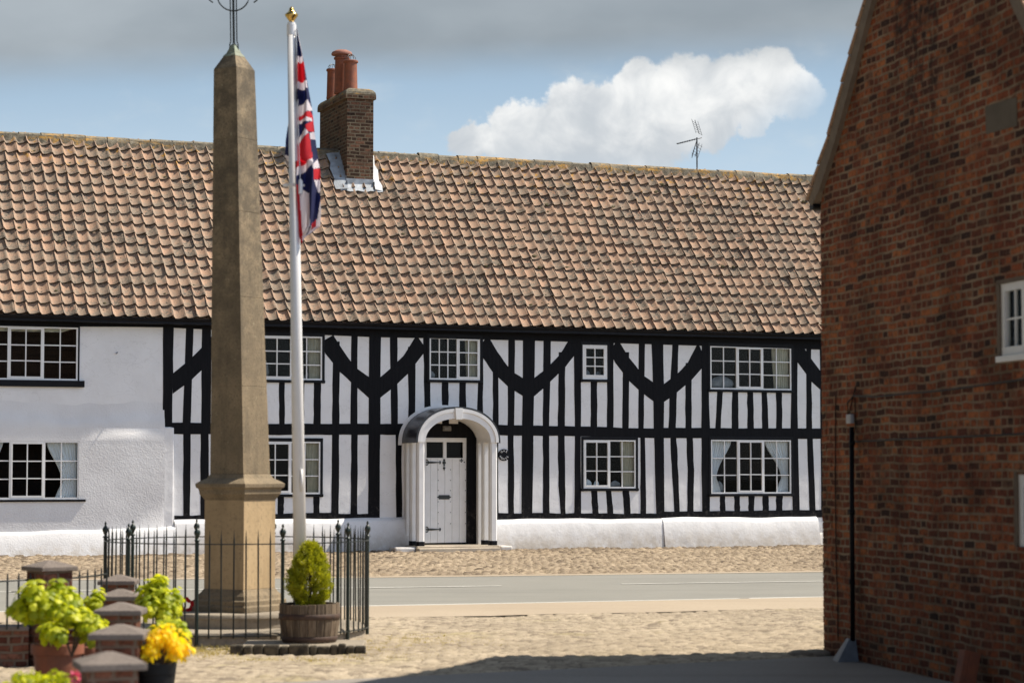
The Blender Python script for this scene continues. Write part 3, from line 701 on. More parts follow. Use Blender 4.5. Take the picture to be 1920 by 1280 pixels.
# lower studs
LB = 964
for a in [((343.7, 357.5), (343.7, 356), 808, 968), ((376, 391), (376, 392), 808, 968), ((410, 423), (410, 423), 808, 968), ((445, 458), (445, 458), 808, 968), ((474, 486), (474, 486), 808, 968),
          ((520, 532.5), (521, 532), 928, LB + 3), ((555, 566), (555, 566), 928, LB + 3), ((587.5, 599.5), (588, 599), 928, LB + 3), ((622.7, 636), (620.7, 635), 808, LB + 2), ((658.8, 671), (657, 670), 808, LB + 2),
          ((741.6, 753), (743, 754), 808, 970), ((925, 934), (927, 935), 808, LB), ((951.9, 963), (953, 964), 808, LB), ((1018, 1029.7), (1018, 1030.6), 808, LB),
          ((1108, 1119.7), (1111, 1123), 917, LB), ((1135.6, 1146), (1139, 1150), 917, LB), ((1167, 1179.6), (1170, 1182.5), 917, LB),
          ((1349.4, 1359.7), (1350.5, 1360.5), 926, LB - 2), ((1376.6, 1387), (1377, 1387.5), 926, LB - 2), ((1402.9, 1415), (1403.5, 1414), 926, LB - 2),
          ((1429.7, 1441), (1430, 1441.5), 926, LB - 2), ((1454.8, 1467.6), (1455.5, 1467), 926, LB - 2)]:
    stud(*a)
stud((1046, 1058.7), (1051.6, 1060.6), 808, LB, (1047, 1060, 910)); stud((1257, 1268), (1264.4, 1274.8), 812, LB - 2, (1259, 1271, 870))
stud((1286.6, 1298.4), (1288.5, 1300.6), 812, LB - 2, (1289, 1301.5, 880)); stud((1513, 1523.8), (1518, 1529.5), 812, LB - 2)
for xx_ in (1562, 1590, 1618, 1660, 1690): stud((xx_, xx_ + 11), (xx_ + 1, xx_ + 12), 640, 962)
# posts
def post(t, bt, y0, y1, mid=None): stud(t, bt, y0, y1, mid, 'post', -0.007, 0.7)
post((306, 326), (305, 323), 608, 800); post((692.4, 714.6), (690, 712), 625, 971); post((980.8, 1003.3), (978, 998), 630, 966)
post((1221.5, 1243.6), (1231, 1246), 635, 966, (1226, 1245, 800)); post((1076, 1090), (1077, 1089.7), 632, LB, (1078, 1089, 780))
post((1316, 1328), (1317, 1331), 640, 963, (1315, 1331, 800)); post((1484.5, 1495), (1486.7, 1499.8), 640, 963, (1483, 1495.5, 800)); post((1200.8, 1209), (1201, 1211.5), 810, 966)
post((1537, 1549), (1540, 1552), 640, 963)
# braces
def brace(top, bot): timber('brace', top, bot, -0.005, wob=0.4, sub=3)
brace([(324, 700), (355, 675), (391, 639), (410, 612)], [(324, 738), (358, 713), (378, 694), (440, 630)])
brace([(625, 628), (643, 656), (657, 676.5), (668, 689.5), (694, 708)], [(604, 640), (610, 662.5), (637.5, 697), (657, 715), (694, 748)])
brace([(712, 708), (731, 692), (742.5, 680.5), (756.4, 667.4), (781, 628)], [(710, 748), (731, 731.4), (744, 720), (764.6, 701), (800, 655)])
brace([(914, 628), (933, 660), (951.6, 686), (965.6, 699.4), (984, 711)], [(900, 650), (906, 670.7), (923.7, 697), (953, 725), (984, 744)])
brace([(1001, 709), (1016.4, 697), (1028.7, 686.4), (1049, 666), (1070, 632)], [(999, 745), (1019, 728), (1031, 716), (1060, 688), (1085, 655)])
brace([(1158, 636), (1178, 668), (1197, 692), (1209, 705.3), (1228, 719)], [(1143, 660), (1154, 680), (1180, 714), (1198.5, 731.5), (1228, 754)])
brace([(1243, 721), (1262.5, 706.7), (1274, 696.7), (1290, 680), (1309, 642)], [(1242, 755), (1257.5, 745), (1270, 735), (1298, 711), (1325, 680)])
brace([(1502, 644), (1520, 671), (1537, 694), (1560, 718)], [(1488, 662), (1494, 676.7), (1523, 716.7), (1560, 750)])
# rails and sill beams
timber('rail', [(322, 792), (500, 794), (690, 794), (760, 794)], [(322, 813), (500, 815), (690, 814.5), (760, 814.5)], -0.009, sub=8)
timber('rail', [(920, 796), (1060, 798.5), (1229, 803)], [(920, 815.5), (1060, 817), (1229, 821)], -0.009, sub=8)
timber('rail', [(1228, 801.5), (1400, 802.5), (1700, 803)], [(1228, 820), (1400, 822), (1700, 822)], -0.0095, sub=8)
timber('sill_beam', [(327, 966), (420, 965), (600, 961), (700, 963)], [(327, 979), (420, 977), (600, 972), (712, 972)], -0.011, sub=8, wob=1.1)
timber('sill_beam', [(905, 961), (1080, 961.5), (1236, 962.5)], [(905, 973.5), (1080, 974), (1236, 974)], -0.011, sub=10, wob=0.9)
timber('sill_beam', [(1236, 958.5), (1400, 957), (1700, 953)], [(1236, 973), (1400, 971), (1700, 967)], -0.0105, sub=10, wob=0.5)
# wall plate under the eaves (black)
timber('wall_plate', [(-420, 560), (0, 585), (306, 592), (700, 600), (1000, 610), (1700, 634)], [(-420, 602), (0, 611), (306, 613.5), (700, 632), (1000, 638.5), (1700, 660)], -0.013, sub=4, wob=0.3)

# windows --------------------------------------------------------------
def win_unit(parent, s0, z0, s1, z1, lights, rows, yf, curt, name='window', Hs=None, depth=0.5, frame=0.03, bar=0.021, sill_sub=True, mat='white_paint', cream=None):
    b = MB(); fd = 0.045
    b.box(s0, s1, yf, yf + fd, z0, z0 + frame * 1.15); b.box(s0, s1, yf, yf + fd, z1 - frame, z1)
    xs = [l[0] for l in lights] + [lights[-1][1]]
    for i, x in enumerate(xs):
        ww = frame if i in (0, len(xs) - 1) else frame * 0.62
        a0, a1 = (x, x + ww) if i == 0 else ((x - ww, x) if i == len(xs) - 1 else (x - ww, x + ww))
        b.box(a0, a1, yf + 0.0015, yf + fd, z0 + frame * 1.15, z1 - frame)
    panes = MB()
    for (a0, a1, nc, cas) in lights:
        i0 = a0 + (frame if a0 == lights[0][0] else frame * 0.62); i1 = a1 - (frame if a1 == lights[-1][1] else frame * 0.62)
        j0, j1 = z0 + frame * 1.15, z1 - frame
        y_ = yf + 0.012
        if cas:
            c_ = 0.026
            y_ = yf - 0.004
            b.box(i0, i1, y_, yf + fd - .004, j0, j0 + c_ * 1.3); b.box(i0, i1, y_, yf + fd - .004, j1 - c_, j1)
            b.box(i0, i0 + c_, y_ + .001, yf + fd - .004, j0 + c_ * 1.3, j1 - c_); b.box(i1 - c_, i1, y_ + .001, yf + fd - .004, j0 + c_ * 1.3, j1 - c_)
            i0 += c_; i1 -= c_; j0 += c_ * 1.3; j1 -= c_
        for k in range(1, nc):
            x = lerp(i0, i1, k / nc); b.box(x - bar / 2, x + bar / 2, y_ + 0.004, yf + fd - .008, j0, j1)
        for k in range(1, rows):
            z = lerp(j0, j1, k / rows); b.box(i0, i1, y_ + 0.0055, yf + fd - .0095, z - bar / 2, z + bar / 2)
        panes.quad((i0 - .004, yf + 0.03, j0 - .004), (i1 + .004, yf + 0.03, j0 - .004), (i1 + .004, yf + 0.03, j1 + .004), (i0 - .004, yf + 0.03, j1 + .004))
    fr = b.build(name, M[mat], parent)
    panes.build('pane', M['glass'], fr)
    r = MB(); yb = yf + depth; e = 0.0
    r.quad((s0, yb, z0), (s1, yb, z0), (s1, yb, z1), (s0, yb, z1))
    r.quad((s0, yf + .04, z0), (s0, yb, z0), (s0, yb, z1), (s0, yf + .04, z1)); r.quad((s1, yb, z0), (s1, yf + .04, z0), (s1, yf + .04, z1), (s1, yb, z1))
    r.quad((s0, yf + .04, z0), (s1, yf + .04, z0), (s1, yb, z0), (s0, yb, z0)); r.quad((s0, yb, z1), (s1, yb, z1), (s1, yf + .04, z1), (s0, yf + .04, z1))
    r.build('recess', M['interior'], fr)
    W_, Hh = s1 - s0, z1 - z0
    def curtain(xa, xb, tie, mt, za=None, zb=None):   # hangs from xa (outer) to xb (inner) at the top; tied towards xa
        c_ = MB(); nu, nv = 56, 22; g = []
        za = z0 + .02 if za is None else za; zb = z1 if zb is None else zb
        for j in range(nv + 1):
            v = j / nv; z = lerp(zb, za, v)
            if tie: k = 1.0 - tie * math.sin(min(v / 0.74, 1) * math.pi / 2) ** 1.6 + (0.22 * max(0, (v - 0.74) / 0.26) ** 0.8 if v > 0.74 else 0)
            else: k = 1 - 0.15 * v
            row = []
            for i in range(nu + 1):
                u = i / nu; x = xa + (xb - xa) * u * k
                am = 0.016 * (0.6 + 0.4 * k)
                row.append(c_.vert((x, yf + 0.10 + am * math.sin(u * 2 * math.pi * 9 + 1.2 * math.sin(u * 7) + v * 1.5) + 0.004 * math.sin(v * 9 + u * 30), z)))
            g.append(row)
        for j in range(nv):
            for i in range(nu): c_.face((g[j][i], g[j + 1][i], g[j + 1][i + 1], g[j][i + 1]))
        c_.build('curtain', M[mt], fr, smooth=True)
    if curt == 'tied':
        tq = 0.52 if s0 < -6 else 0.70
        curtain(s0 + .02, s0 + W_ * 0.28, tq, 'curtain'); curtain(s1 - .02, s1 - W_ * 0.31, tq, 'curtain')
    elif curt == 'right_cream':
        curtain(s1 - .01, s1 - W_ * (0.22 if W_ > 1.2 else 0.27), False, 'curtain_cream')
    elif curt == 'both_cream':
        curtain(s1 - .01, s1 - W_ * 0.18, False, 'curtain_cream'); curtain(s0 + .01, s0 + W_ * 0.12, False, 'curtain_cream')
    elif curt == 'dark':
        curtain(s0 + .01, s1 - .01, False, 'curtain_cream', z1 - 0.09, z1)
    return fr
for w_ in WIN:
    yf = w_['yo']; s0, z0, s1, z1 = rect(w_['r'], yf)
    ym = (w_['r'][1] + w_['r'][3]) / 2
    L = [(H(a, ym, yf)[0], H(c_, ym, yf)[0], n_, k_) for (a, c_, n_, k_) in w_['l']]
    L[0] = (s0, *L[0][1:]); L[-1] = (L[-1][0], s1, *L[-1][2:])
    fr = win_unit(house, s0, z0, s1, z1, L, 3, yf, w_['cur'], frame=0.028 if len(L) > 1 else 0.05)
    w_['o'] = fr; w_['b'] = (s0, z0, s1, z1)
    # black surround
    t = MB(); e = 0.05; yb = yf + 0.004 if yf < -.05 else -0.006
    if w_ is WIN[0] or w_ is WIN[1]:
        t.box(s1 + .001, s1 + 0.035, yf - .004, 0.02, z0, z1 + .03); t.box(s0, s1 + .001, yf - .004, 0.02, z1 + .001, z1 + .03)
        r_, ya, yb_ = w_['sill']; sr = H(r_, ya, yf)[0]; zt_, zb_ = H(100, ya, yf)[1], H(100, yb_, yf)[1]
        t.box(s0 - 0.1, sr, yf - 0.045, 0.03, zb_, zt_)
    else:
        t.box(s0 - 0.05, s0 - .001, -0.0165, 0.02, z0 - .06, z1 + .001); t.box(s1 + .001, s1 + 0.055, -0.0165, 0.02, z0 - .06, z1 + .001)
        t.box(s0 - 0.05, s1 + 0.055, -0.0175, 0.02, z1 + .001, z1 + .07)
        t.box(s0 - 0.055, s1 + 0.06, -0.040, 0.02, z0 - .055, z0 - .001)
    t.build('surround', M['black_paint'], fr, bevel=0.004)
# things on the window ledges, seen through the glass
def ledge_blob(wi, fx, wdt, hgt, mt='room_thing', nm='ornament', flat=0.3):
    s0, z0, s1, z1 = WIN[wi]['b']; x = lerp(s0, s1, fx)
    b = MB(); b.lathe([(wdt * .5, 0), (wdt * .62, hgt * .3), (wdt * .55, hgt * .6), (wdt * .3, hgt * .85), (wdt * .04, hgt)], 14)
    b.v = [(x + p[0], WIN[wi]['yo'] + 0.16 + p[1] * flat, z0 + 0.03 + p[2]) for p in b.v]
    b.build(nm, M[mt], WIN[wi]['o'], smooth=True)
ledge_blob(7, 0.17, 0.50, 0.27); ledge_blob(6, 0.13, 0.16, 0.16, 'curtain'); ledge_blob(6, 0.30, 0.10, 0.14, 'curtain'); ledge_blob(6, 0.66, 0.20, 0.13)
ledge_blob(3, 0.87, 0.12, 0.22, 'terracotta'); ledge_blob(2, 0.80, 0.12, 0.12); ledge_blob(2, 0.06, 0.2, 0.42); ledge_blob(4, 0.07, 0.16, 0.16); ledge_blob(8, 0.14, 0.16, 0.24)
ledge_blob(7, 0.86, 0.12, 0.16, 'darkleaf'); ledge_blob(5, 0.3, 0.12, 0.17); ledge_blob(5, 0.75, 0.12, 0.15)

# eaves: gutter, fascia
b = MB()
n_ = 120
for i in range(n_):
    xa, xb = lerp(S0 - .1, S1 + .1, i / n_), lerp(S0 - .1, S1 + .1, (i + 1) / n_)
    pr = [(-0.310 + 0.055 - 0.055 * math.cos(math.pi * k / 6), ZE + 0.022 - 0.060 * math.sin(math.pi * k / 6)) for k in range(7)]
    dz = lambda x: 0.006 * math.sin(x * 0.9)
    for k in range(6): b.quad((xa, pr[k][0], pr[k][1] + dz(xa)), (xa, pr[k + 1][0], pr[k + 1][1] + dz(xa)), (xb, pr[k + 1][0], pr[k + 1][1] + dz(xb)), (xb, pr[k][0], pr[k][1] + dz(xb)))
b.build('gutter', M['black_paint'], house, smooth=True, weld=True)
b = MB(); b.box(S0 - .05, S1 + .05, -0.27, -0.014, ZE - 0.08, ZE + 0.03); b.build('fascia', M['black_paint'], house)

# roof --------------------------------------------------------------
slope_len = math.hypot(RY - EY, ZR - ZE - 0.02); ang = math.atan2(ZR - ZE - 0.02, RY - EY)
ca, sa = math.cos(ang), math.sin(ang)
def rp(s, a, h): # along, up-slope distance, height off the slope plane
    sag = 0.018 * math.sin(s * 0.55 + 1.0) * math.sin(math.pi * min(1, a / slope_len)) + 0.012 * math.sin(s * 1.7 + a)
    h += sag + 0.022 * math.sin(s * 0.83 + 2.0 * math.sin(a * 0.8)) * math.sin(math.pi * min(1, a / slope_len))
    return (s, EY + a * ca - h * sa, ZE + 0.02 + a * sa + h * ca)
random.seed(5)
b = MB(); TW = 0.232; NCO = 18; G = slope_len / NCO; SEG = 12
cols = int((S1 - S0 + 0.3) / TW)
def prof(t):
    if t < 0.26: return 0.072 * (math.cos(math.pi * t / 0.26) * 0.5 + 0.5)
    q = (t - 0.26) / 0.74; return 0.072 * (q ** 2.2) * 0.93
for k in range(NCO):
    off = random.uniform(-.012, .012)
    for j in range(cols + 1):
        s_ = S0 - 0.15 + j * TW + off + random.gauss(0, .0035)
        dh = random.gauss(0, .004); da = random.gauss(0, .009) - (random.random() < .02) * .03; tilt = random.gauss(0, .006); sk = random.gauss(0, .006)
        c1, c2, c3 = random.random(), 1.0, random.random()
        rows = []
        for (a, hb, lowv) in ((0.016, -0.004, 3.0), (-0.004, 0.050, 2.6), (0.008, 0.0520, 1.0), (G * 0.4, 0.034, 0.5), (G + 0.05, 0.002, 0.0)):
            row = []
            for q in range(SEG + 1):
                t = q / SEG * 1.06
                z = prof(t) if t <= 1 else 0.066 - (t - 1) * 0.1
                b.col = (c1, lowv, c3, 1)
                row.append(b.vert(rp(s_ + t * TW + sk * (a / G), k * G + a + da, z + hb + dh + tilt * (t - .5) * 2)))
            rows.append(row)
        for r_ in range(4):
            for q in range(SEG): b.face((rows[r_][q], rows[r_][q + 1], rows[r_ + 1][q + 1], rows[r_ + 1][q]))
b.col = None
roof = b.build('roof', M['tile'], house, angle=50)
b = MB()    # back slope and underside
b.quad(rp(S0, 0.02, -0.03), rp(S1, 0.02, -0.03), (S1, RY, ZR - .03), (S0, RY, ZR - .03))
b.quad((S0, RY, ZR), (S1, RY, ZR), (S1, WD + .25, ZE), (S0, WD + .25, ZE))
b.build('roof_deck', M['tile'], house)
b = MB(); random.seed(8)
s_ = S0 - 0.15
while s_ < S1 + .1:
    ln = 0.45; dh = random.gauss(0, .008) + 0.02 * math.sin(s_ * 0.55 + 1.0) * 0.3; rr = 0.135 + random.gauss(0, .004)
    A = []
    for (x_, rx) in ((s_, rr + .006), (s_ + ln * .93, rr), (s_ + ln, rr - 0.006)):
        A.append([b.vert((x_, RY + rx * math.cos(math.pi * (q - .8) / 8.4), ZR - 0.035 + dh + rx * math.sin(math.pi * (q - .8) / 8.4) * 0.9)) for q in range(11)])
    for r_ in range(2):
        for q in range(10): b.face((A[r_][q], A[r_][q + 1], A[r_ + 1][q + 1], A[r_ + 1][q]))
    b.face(A[0]); b.face(A[-1][::-1])
    s_ += ln
# mortar bedding under the ridge tiles
npt = int((S1 - S0) / 0.06)
for i in range(npt):
    xa, xb = S0 + i * .06, S0 + (i + 1) * .06
    ja, jb = 0.012 * math.sin(i * 1.7) + 0.01 * math.sin(i * 0.6), 0.012 * math.sin((i + 1) * 1.7) + 0.01 * math.sin((i + 1) * 0.6)
    b.quad(rp(xa, slope_len - 0.20 + ja, 0.045), rp(xb, slope_len - 0.20 + jb, 0.045), rp(xb, slope_len - 0.06, 0.12), rp(xa, slope_len - 0.06, 0.12))
    b.quad(rp(xa, slope_len - 0.20 + ja, 0.0), rp(xb, slope_len - 0.20 + jb, 0.0), rp(xb, slope_len - 0.20 + jb, 0.045), rp(xa, slope_len - 0.20 + ja, 0.045))
b.build('ridge', M['ridge'], roof, smooth=True)
# moss clumps
b = MB(); random.seed(21)
for i in range(760):
    s_ = random.uniform(S0, S1); dens_ = 0.35 + 0.65 * (s_ - S0) / (S1 - S0)
    if random.random() > dens_: continue
    k = random.randrange(NCO); a = k * G + random.uniform(0.0, 0.09); t = random.uniform(.3, .8)
    ss = S0 - .15 + round((s_ - S0) / TW) * TW + t * TW; r0 = random.uniform(.012, .030) if random.random() < .8 else random.uniform(.03, .05)
    cen = rp(ss, a, prof(t) + 0.030); vs = []
    nlat, nlon = 4, 7
    for u in range(nlat + 1):
        th = math.pi / 2 * u / nlat
        vs.append([b.vert((cen[0] + r0 * 1.3 * math.sin(th) * math.cos(2 * math.pi * v / nlon) * random.uniform(.8, 1.2),
                           cen[1] + r0 * (math.sin(th) * math.sin(2 * math.pi * v / nlon) * ca - .5 * math.cos(th) * sa) * random.uniform(.8, 1.2),
                           cen[2] + r0 * (math.sin(th) * math.sin(2 * math.pi * v / nlon) * sa + .5 * math.cos(th) * ca))) for v in range(nlon)])
    for u in range(nlat):
        for v in range(nlon): b.face((vs[u][v], vs[u + 1][v], vs[u + 1][(v + 1) % nlon], vs[u][(v + 1) % nlon]))
o = b.build('moss', M['moss'], roof, smooth=True); o['kind'] = 'stuff'

# chimney --------------------------------------------------------------
def roof_hit(x, y):     # pixel -> (s, local y, z) on the roof slope plane
    a, b_r, c_ = ray(x, y)
    # local ray
    ox, oy = -HF.o.x, -HF.o.y
    lo = Vector((ox * HF.u[0] + oy * HF.u[1], ox * HF.v[0] + oy * HF.v[1], HC))
    ld = Vector((a * HF.u[0] + b_r * HF.u[1], a * HF.v[0] + b_r * HF.v[1], c_))
    nrm = Vector((0, -sa, ca)); p0 = Vector((0, EY, ZE + 0.02))
    k = (p0 - lo).dot(nrm) / ld.dot(nrm); return lo + ld * k
pf = roof_hit(650, 352); CY0 = pf.y; CS0 = pf.x; CS1 = H(700, 340, CY0)[0]
CY1 = CY0 + 2.0
CZ = H(675, 186, CY0)[1]
b = MB(); b.box(CS0, CS1, CY0, CY1, 5.2, CZ); 
b.box(CS0 - .045, CS1 + .045, CY0 - .045, CY1 + .045, CZ, CZ + 0.10)
chim = b.build('chimney', M['chim_brick'], roof, bevel=0.006)
b = MB()
P_ = [(CS0 - .045, CY0 - .045), (CS1 + .045, CY0 - .045), (CS1 + .045, CY1 + .045), (CS0 - .045, CY1 + .045)]
lv = []
for (ins, z) in ((0.0, 0.10), (0.01, 0.15), (0.05, 0.20), (0.12, 0.235)):
    sx, sy = ins, ins
    lv.append([b.vert((P_[i][0] + (ins if i in (0, 3) else -ins), P_[i][1] + (ins if i < 2 else -ins), CZ + z)) for i in range(4)])
for i in range(3):
    for j in range(4): b.face((lv[i][j], lv[i][(j + 1) % 4], lv[i + 1][(j + 1) % 4], lv[i + 1][j]))
b.face(lv[-1])
b.build('flaunching', M['ridge'], chim, smooth=False, bevel=0.01)
def cpot(x, yt, yb_, wpx, depth, kind):
    yy = CY0 + depth; s_, zt_ = H(x, yt, yy); zb_ = CZ + 0.19; r = wpx / 2 / (F / 47.0)
    b = MB(); b.lathe([(r * 1.02, zb_), (r * 1.05, zb_ + .03), (r, zb_ + .06), (r * .90, zt_ - .07), (r * .90, zt_ - .05), (r * 1.06, zt_ - .045), (r * 1.08, zt_ - .015), (r * 1.0, zt_), (r * .8, zt_), (r * .78, zt_ - .15)], 24, (s_, yy), capt=True)
    o = b.build('chimney_pot', M['terracotta'], chim, angle=40)
    if kind == 'hood':
        b = MB(); b.lathe([(r * .8, zt_ + .0), (r * .8, zt_ + .05), (r * 1.38, zt_ + .045), (r * 1.42, zt_ + .07), (r * 1.3, zt_ + .11), (r * .8, zt_ + .15), (r * .1, zt_ + .16)], 24, (s_, yy)); b.build('hood', M['pot_cap'], o, angle=40)
    elif kind == 'cage':
        b = MB()
        for k in range(5):
            th = math.pi * k / 5
            b.tube([(s_ + r * .8 * math.cos(th) * math.cos(p), yy + r * .8 * math.sin(th) * math.cos(p), zt_ + r * .9 * math.sin(p)) for p in [math.pi * q / 10 for q in range(11)]], 0.004, 4)
        b.build('cage', M['steel'], o)
cpot(641, 108, 165, 29, 0.62, 'hood'); cpot(657.5, 114, 165, 27, 0.25, 'cage'); cpot(623, 130, 175, 22, 1.35, 'cage')
# lead flashing
b = MB()
def ra(yl): return (yl - EY) / ca
ya = ra(CY0)
def leadq(pts, h=0.075):
    f_ = [b.vert(rp(p[0], p[1], h + (p[2] if len(p) > 2 else 0))) for p in pts]; g_ = [b.vert(rp(p[0], p[1], h - .012 + (p[2] if len(p) > 2 else 0))) for p in pts]
    b.face(f_); b.face(g_[::-1])
    for i in range(len(pts)): b.face((f_[i], g_[i], g_[(i + 1) % len(pts)], f_[(i + 1) % len(pts)]))
nq = 10
for i in range(nq):    # front apron, dressed over the rolls
    xa, xb = lerp(CS0 - .17, CS1 + .17, i / nq), lerp(CS0 - .17, CS1 + .17, (i + 1) / nq)
    ja, jb = 0.02 * math.sin(i * 1.9), 0.02 * math.sin((i + 1) * 1.9)
    leadq([(xa, ya - .15 + ja), (xb, ya - .15 + jb), (xb, ya + .05), (xa, ya + .05)], 0.085)
for sgn, xe in ((-1, CS0), (1, CS1)):
    n2_ = 7
    for i in range(n2_):
        a0, a1 = lerp(ya - .12, slope_len - 0.1, i / n2_), lerp(ya - .12, slope_len - 0.1, (i + 1) / n2_)
        j0, j1 = 0.025 * math.sin(i * 2.1), 0.025 * math.sin((i + 1) * 2.1)
        w0 = 0.27 if sgn < 0 else 0.16
        pts = [(xe, a0, .03), (xe + sgn * (w0 + j0), a0), (xe + sgn * (w0 + j1), a1), (xe, a1, .03)]
        if sgn < 0: pts = pts[::-1]
        leadq(pts, 0.09)
        # stepped upstand
        b.box(min(xe, xe + sgn * .008), max(xe, xe + sgn * .008), EY + a0 * ca, EY + a1 * ca, ZE + .02 + a0 * sa, ZE + .02 + a1 * sa + .12)
b.box(CS0 - .008, CS1 + .008, CY0 - .010, CY0, ZE + .02 + ya * sa + .03, ZE + .02 + ya * sa + .20)
b.build('flashing', M['lead'], chim)

# aerial (a thing of its own, fixed to the ridge)
sA, zA = H(1307, 318, RY); s_top, zT = H(1306.5, 258, RY)
aer = empty('television_aerial', HF.o + Vector((HF.u[0] * sA + HF.v[0] * RY, HF.u[1] * sA + HF.v[1] * RY, 8.3)), HA,
            'thin metal television aerial standing on the roof ridge', 'aerial')
b = MB(); hm = zT - 8.3; b.tube([(0, 0, -.1), (0, 0, hm)], 0.018, 8); b.build('mast', M['steel'], aer)
b = MB(); bz = hm - 0.02
b.tube([(0.12, 0, bz + .02), (-0.50, 0.0, bz - .15)], 0.010, 6)
for k in range(9):
    t = k / 8; x_ = lerp(0.0, -0.48, t); z_ = lerp(bz - .01, bz - .145, t); l_ = lerp(0.13, 0.08, t)
    b.tube([(x_, -l_, z_ - .015), (x_, l_, z_ + .015)], 0.006, 5); b.box(x_ - .012, x_ + .012, -.012, .012, z_ - .015, z_ + .015)
b.build('boom', M['steel'], aer)
b = MB()
for sg in (-1, 1):
    x0_, x1_ = 0.02, -0.15 if sg > 0 else -0.12
    for k in range(5):
        t = 0.25 + 0.75 * k / 4; z_ = bz + sg * (0.06 + 0.36 * t * .85); x_ = lerp(0.10, -0.04 if sg > 0 else -.05, t)
        b.tube([(x_ - .13, -.1, z_ + .01), (x_ + .15, .16, z_ - .03)], 0.0045, 4)
    for yy in (-.1, .0, .14):
        xo = -.13 if yy < 0 else (.14 if yy > .1 else 0)
        b.tube([(0.06 + xo, yy, bz + sg * .1), (-0.05 + xo, yy, bz + sg * .42)], 0.008 if yy == 0 else .005, 5)
b.tube([(0, 0, bz - .02), (-0.13, 0, bz - .45), ], 0.008, 5)
b.build('reflector', M['steel'], aer)

# porch --------------------------------------------------------------
PD = 0.88
sL, zs = H(782, 828.5, -PD); sR = H(936, 828.5, -PD)[0]; zc = H(858, 764, -PD)[1]
pc = (sL + sR) / 2; ro = (sR - sL) / 2; hs_ = zc - zs
ri = ro - 0.175; hi_ = hs_ - 0.215
porch = empty('porch', (pc, 0, 0), 0); porch.parent = house
def arc(rx, hz_, n_=32, ex=2.15):  # slightly flattened arch
    out = []
    for k in range(n_ + 1):
        th = math.pi * (1 - k / n_); c_, s__ = math.cos(th), math.sin(th)
        out.append((math.copysign(abs(c_) ** (2 / ex), c_) * rx, zs + hz_ * abs(s__) ** (2 / ex)))
    return out
def archslab(name, r0, h0, r1, h1, y0, y1, mat, z_lo=None, par=None):
    O_, I_ = arc(r1, h1), arc(r0, h0); b = MB()
    if z_lo is not None:
        O_ = [(O_[0][0], z_lo)] + O_ + [(O_[-1][0], z_lo)]; I_ = [(I_[0][0], z_lo)] + I_ + [(I_[-1][0], z_lo)]
    n_ = len(O_)
    a = [b.vert((p[0], y0, p[1])) for p in O_]; c_ = [b.vert((p[0], y0, p[1])) for p in I_]
    d = [b.vert((p[0], y1, p[1])) for p in O_]; e = [b.vert((p[0], y1, p[1])) for p in I_]
    for i in range(n_ - 1):
        b.face((c_[i], c_[i + 1], a[i + 1], a[i])); b.face((a[i], a[i + 1], d[i + 1], d[i])); b.face((c_[i + 1], c_[i], e[i], e[i + 1])); b.face((d[i], d[i + 1], e[i + 1], e[i]))
    for i in (0, n_ - 1): b.face((a[i], c_[i], e[i], d[i]) if i else (c_[i], a[i], d[i], e[i]))
    return b.build(name, mat, par or porch, angle=40)
archslab('archivolt', ri, hi_, ro - 0.012, hs_ - 0.015, -PD, -PD + 0.13, M['white_paint'])
archslab('arch_moulding', ro - 0.075, hs_ - 0.085, ro - 0.014, hs_ - 0.02, -PD - 0.022, -PD + 0.001, M['white_paint'])
archslab('vault', ri + 0.012, hi_ + 0.012, ro - 0.02, hs_ - 0.022, -PD + 0.131, -0.012, M['white_paint'])
archslab('hood', ro - 0.008, hs_ - 0.01, ro + 0.022, hs_ + 0.02, -PD - 0.012, -0.02, M['lead_black'], z_lo=zs - .012)
archslab('flashing_strip', ro + 0.024, hs_ + 0.022, ro + 0.10, hs_ + 0.075, -0.0205, 0.01, M['white_paint'], z_lo=zs - .05)
b = MB(); kz = zs + hs_
b.prism([(-.065, kz - .235), (.065, kz - .235), (.085, kz - .012), (-.085, kz - .012)], -PD - .05, -PD + .04); b.build('keystone', M['white_paint'], porch, bevel=0.006)
def column(x, y, w_=0.150, base=0.13, ztop=None, nm='column'):
    ztop = ztop or zs
    b = MB(); r = w_ / 2; q = w_ * .20
    pts = [(-r, -r + q), (-r + q, -r), (r - q, -r), (r, -r + q), (r, r - q), (r - q, r), (-r + q, r), (-r, r - q)]
    def ring(sc, z): return [b.vert((x + p[0] * sc, y + p[1] * sc, z)) for p in pts]
    Rg = [ring(1, base + .09), ring(1, ztop)]
    for j in range(8): b.face((Rg[0][j], Rg[0][(j + 1) % 8], Rg[1][(j + 1) % 8], Rg[1][j]))
    b.face(Rg[1]); c_ = b.build(nm, M['white_paint'], porch)
    b = MB(); Rg = [ring(1.07, base), ring(1.07, base + .09)]
    for j in range(8): b.face((Rg[0][j], Rg[0][(j + 1) % 8], Rg[1][(j + 1) % 8], Rg[1][j]))
    b.face(Rg[1]); b.face(Rg[0][::-1]); b.build('foot', M['black_paint'], c_)
xl, xr = -ro + 0.10, ro - 0.10
for x_ in (xl, xr):
    column(x_, -PD + .10); column(x_, -PD + .52, 0.14)
    b = MB(); b.box(x_ - .075, x_ + .075, -0.16, 0.0, 0.12, zs); b.build('pilaster', M['white_paint'], porch, bevel=0.006)
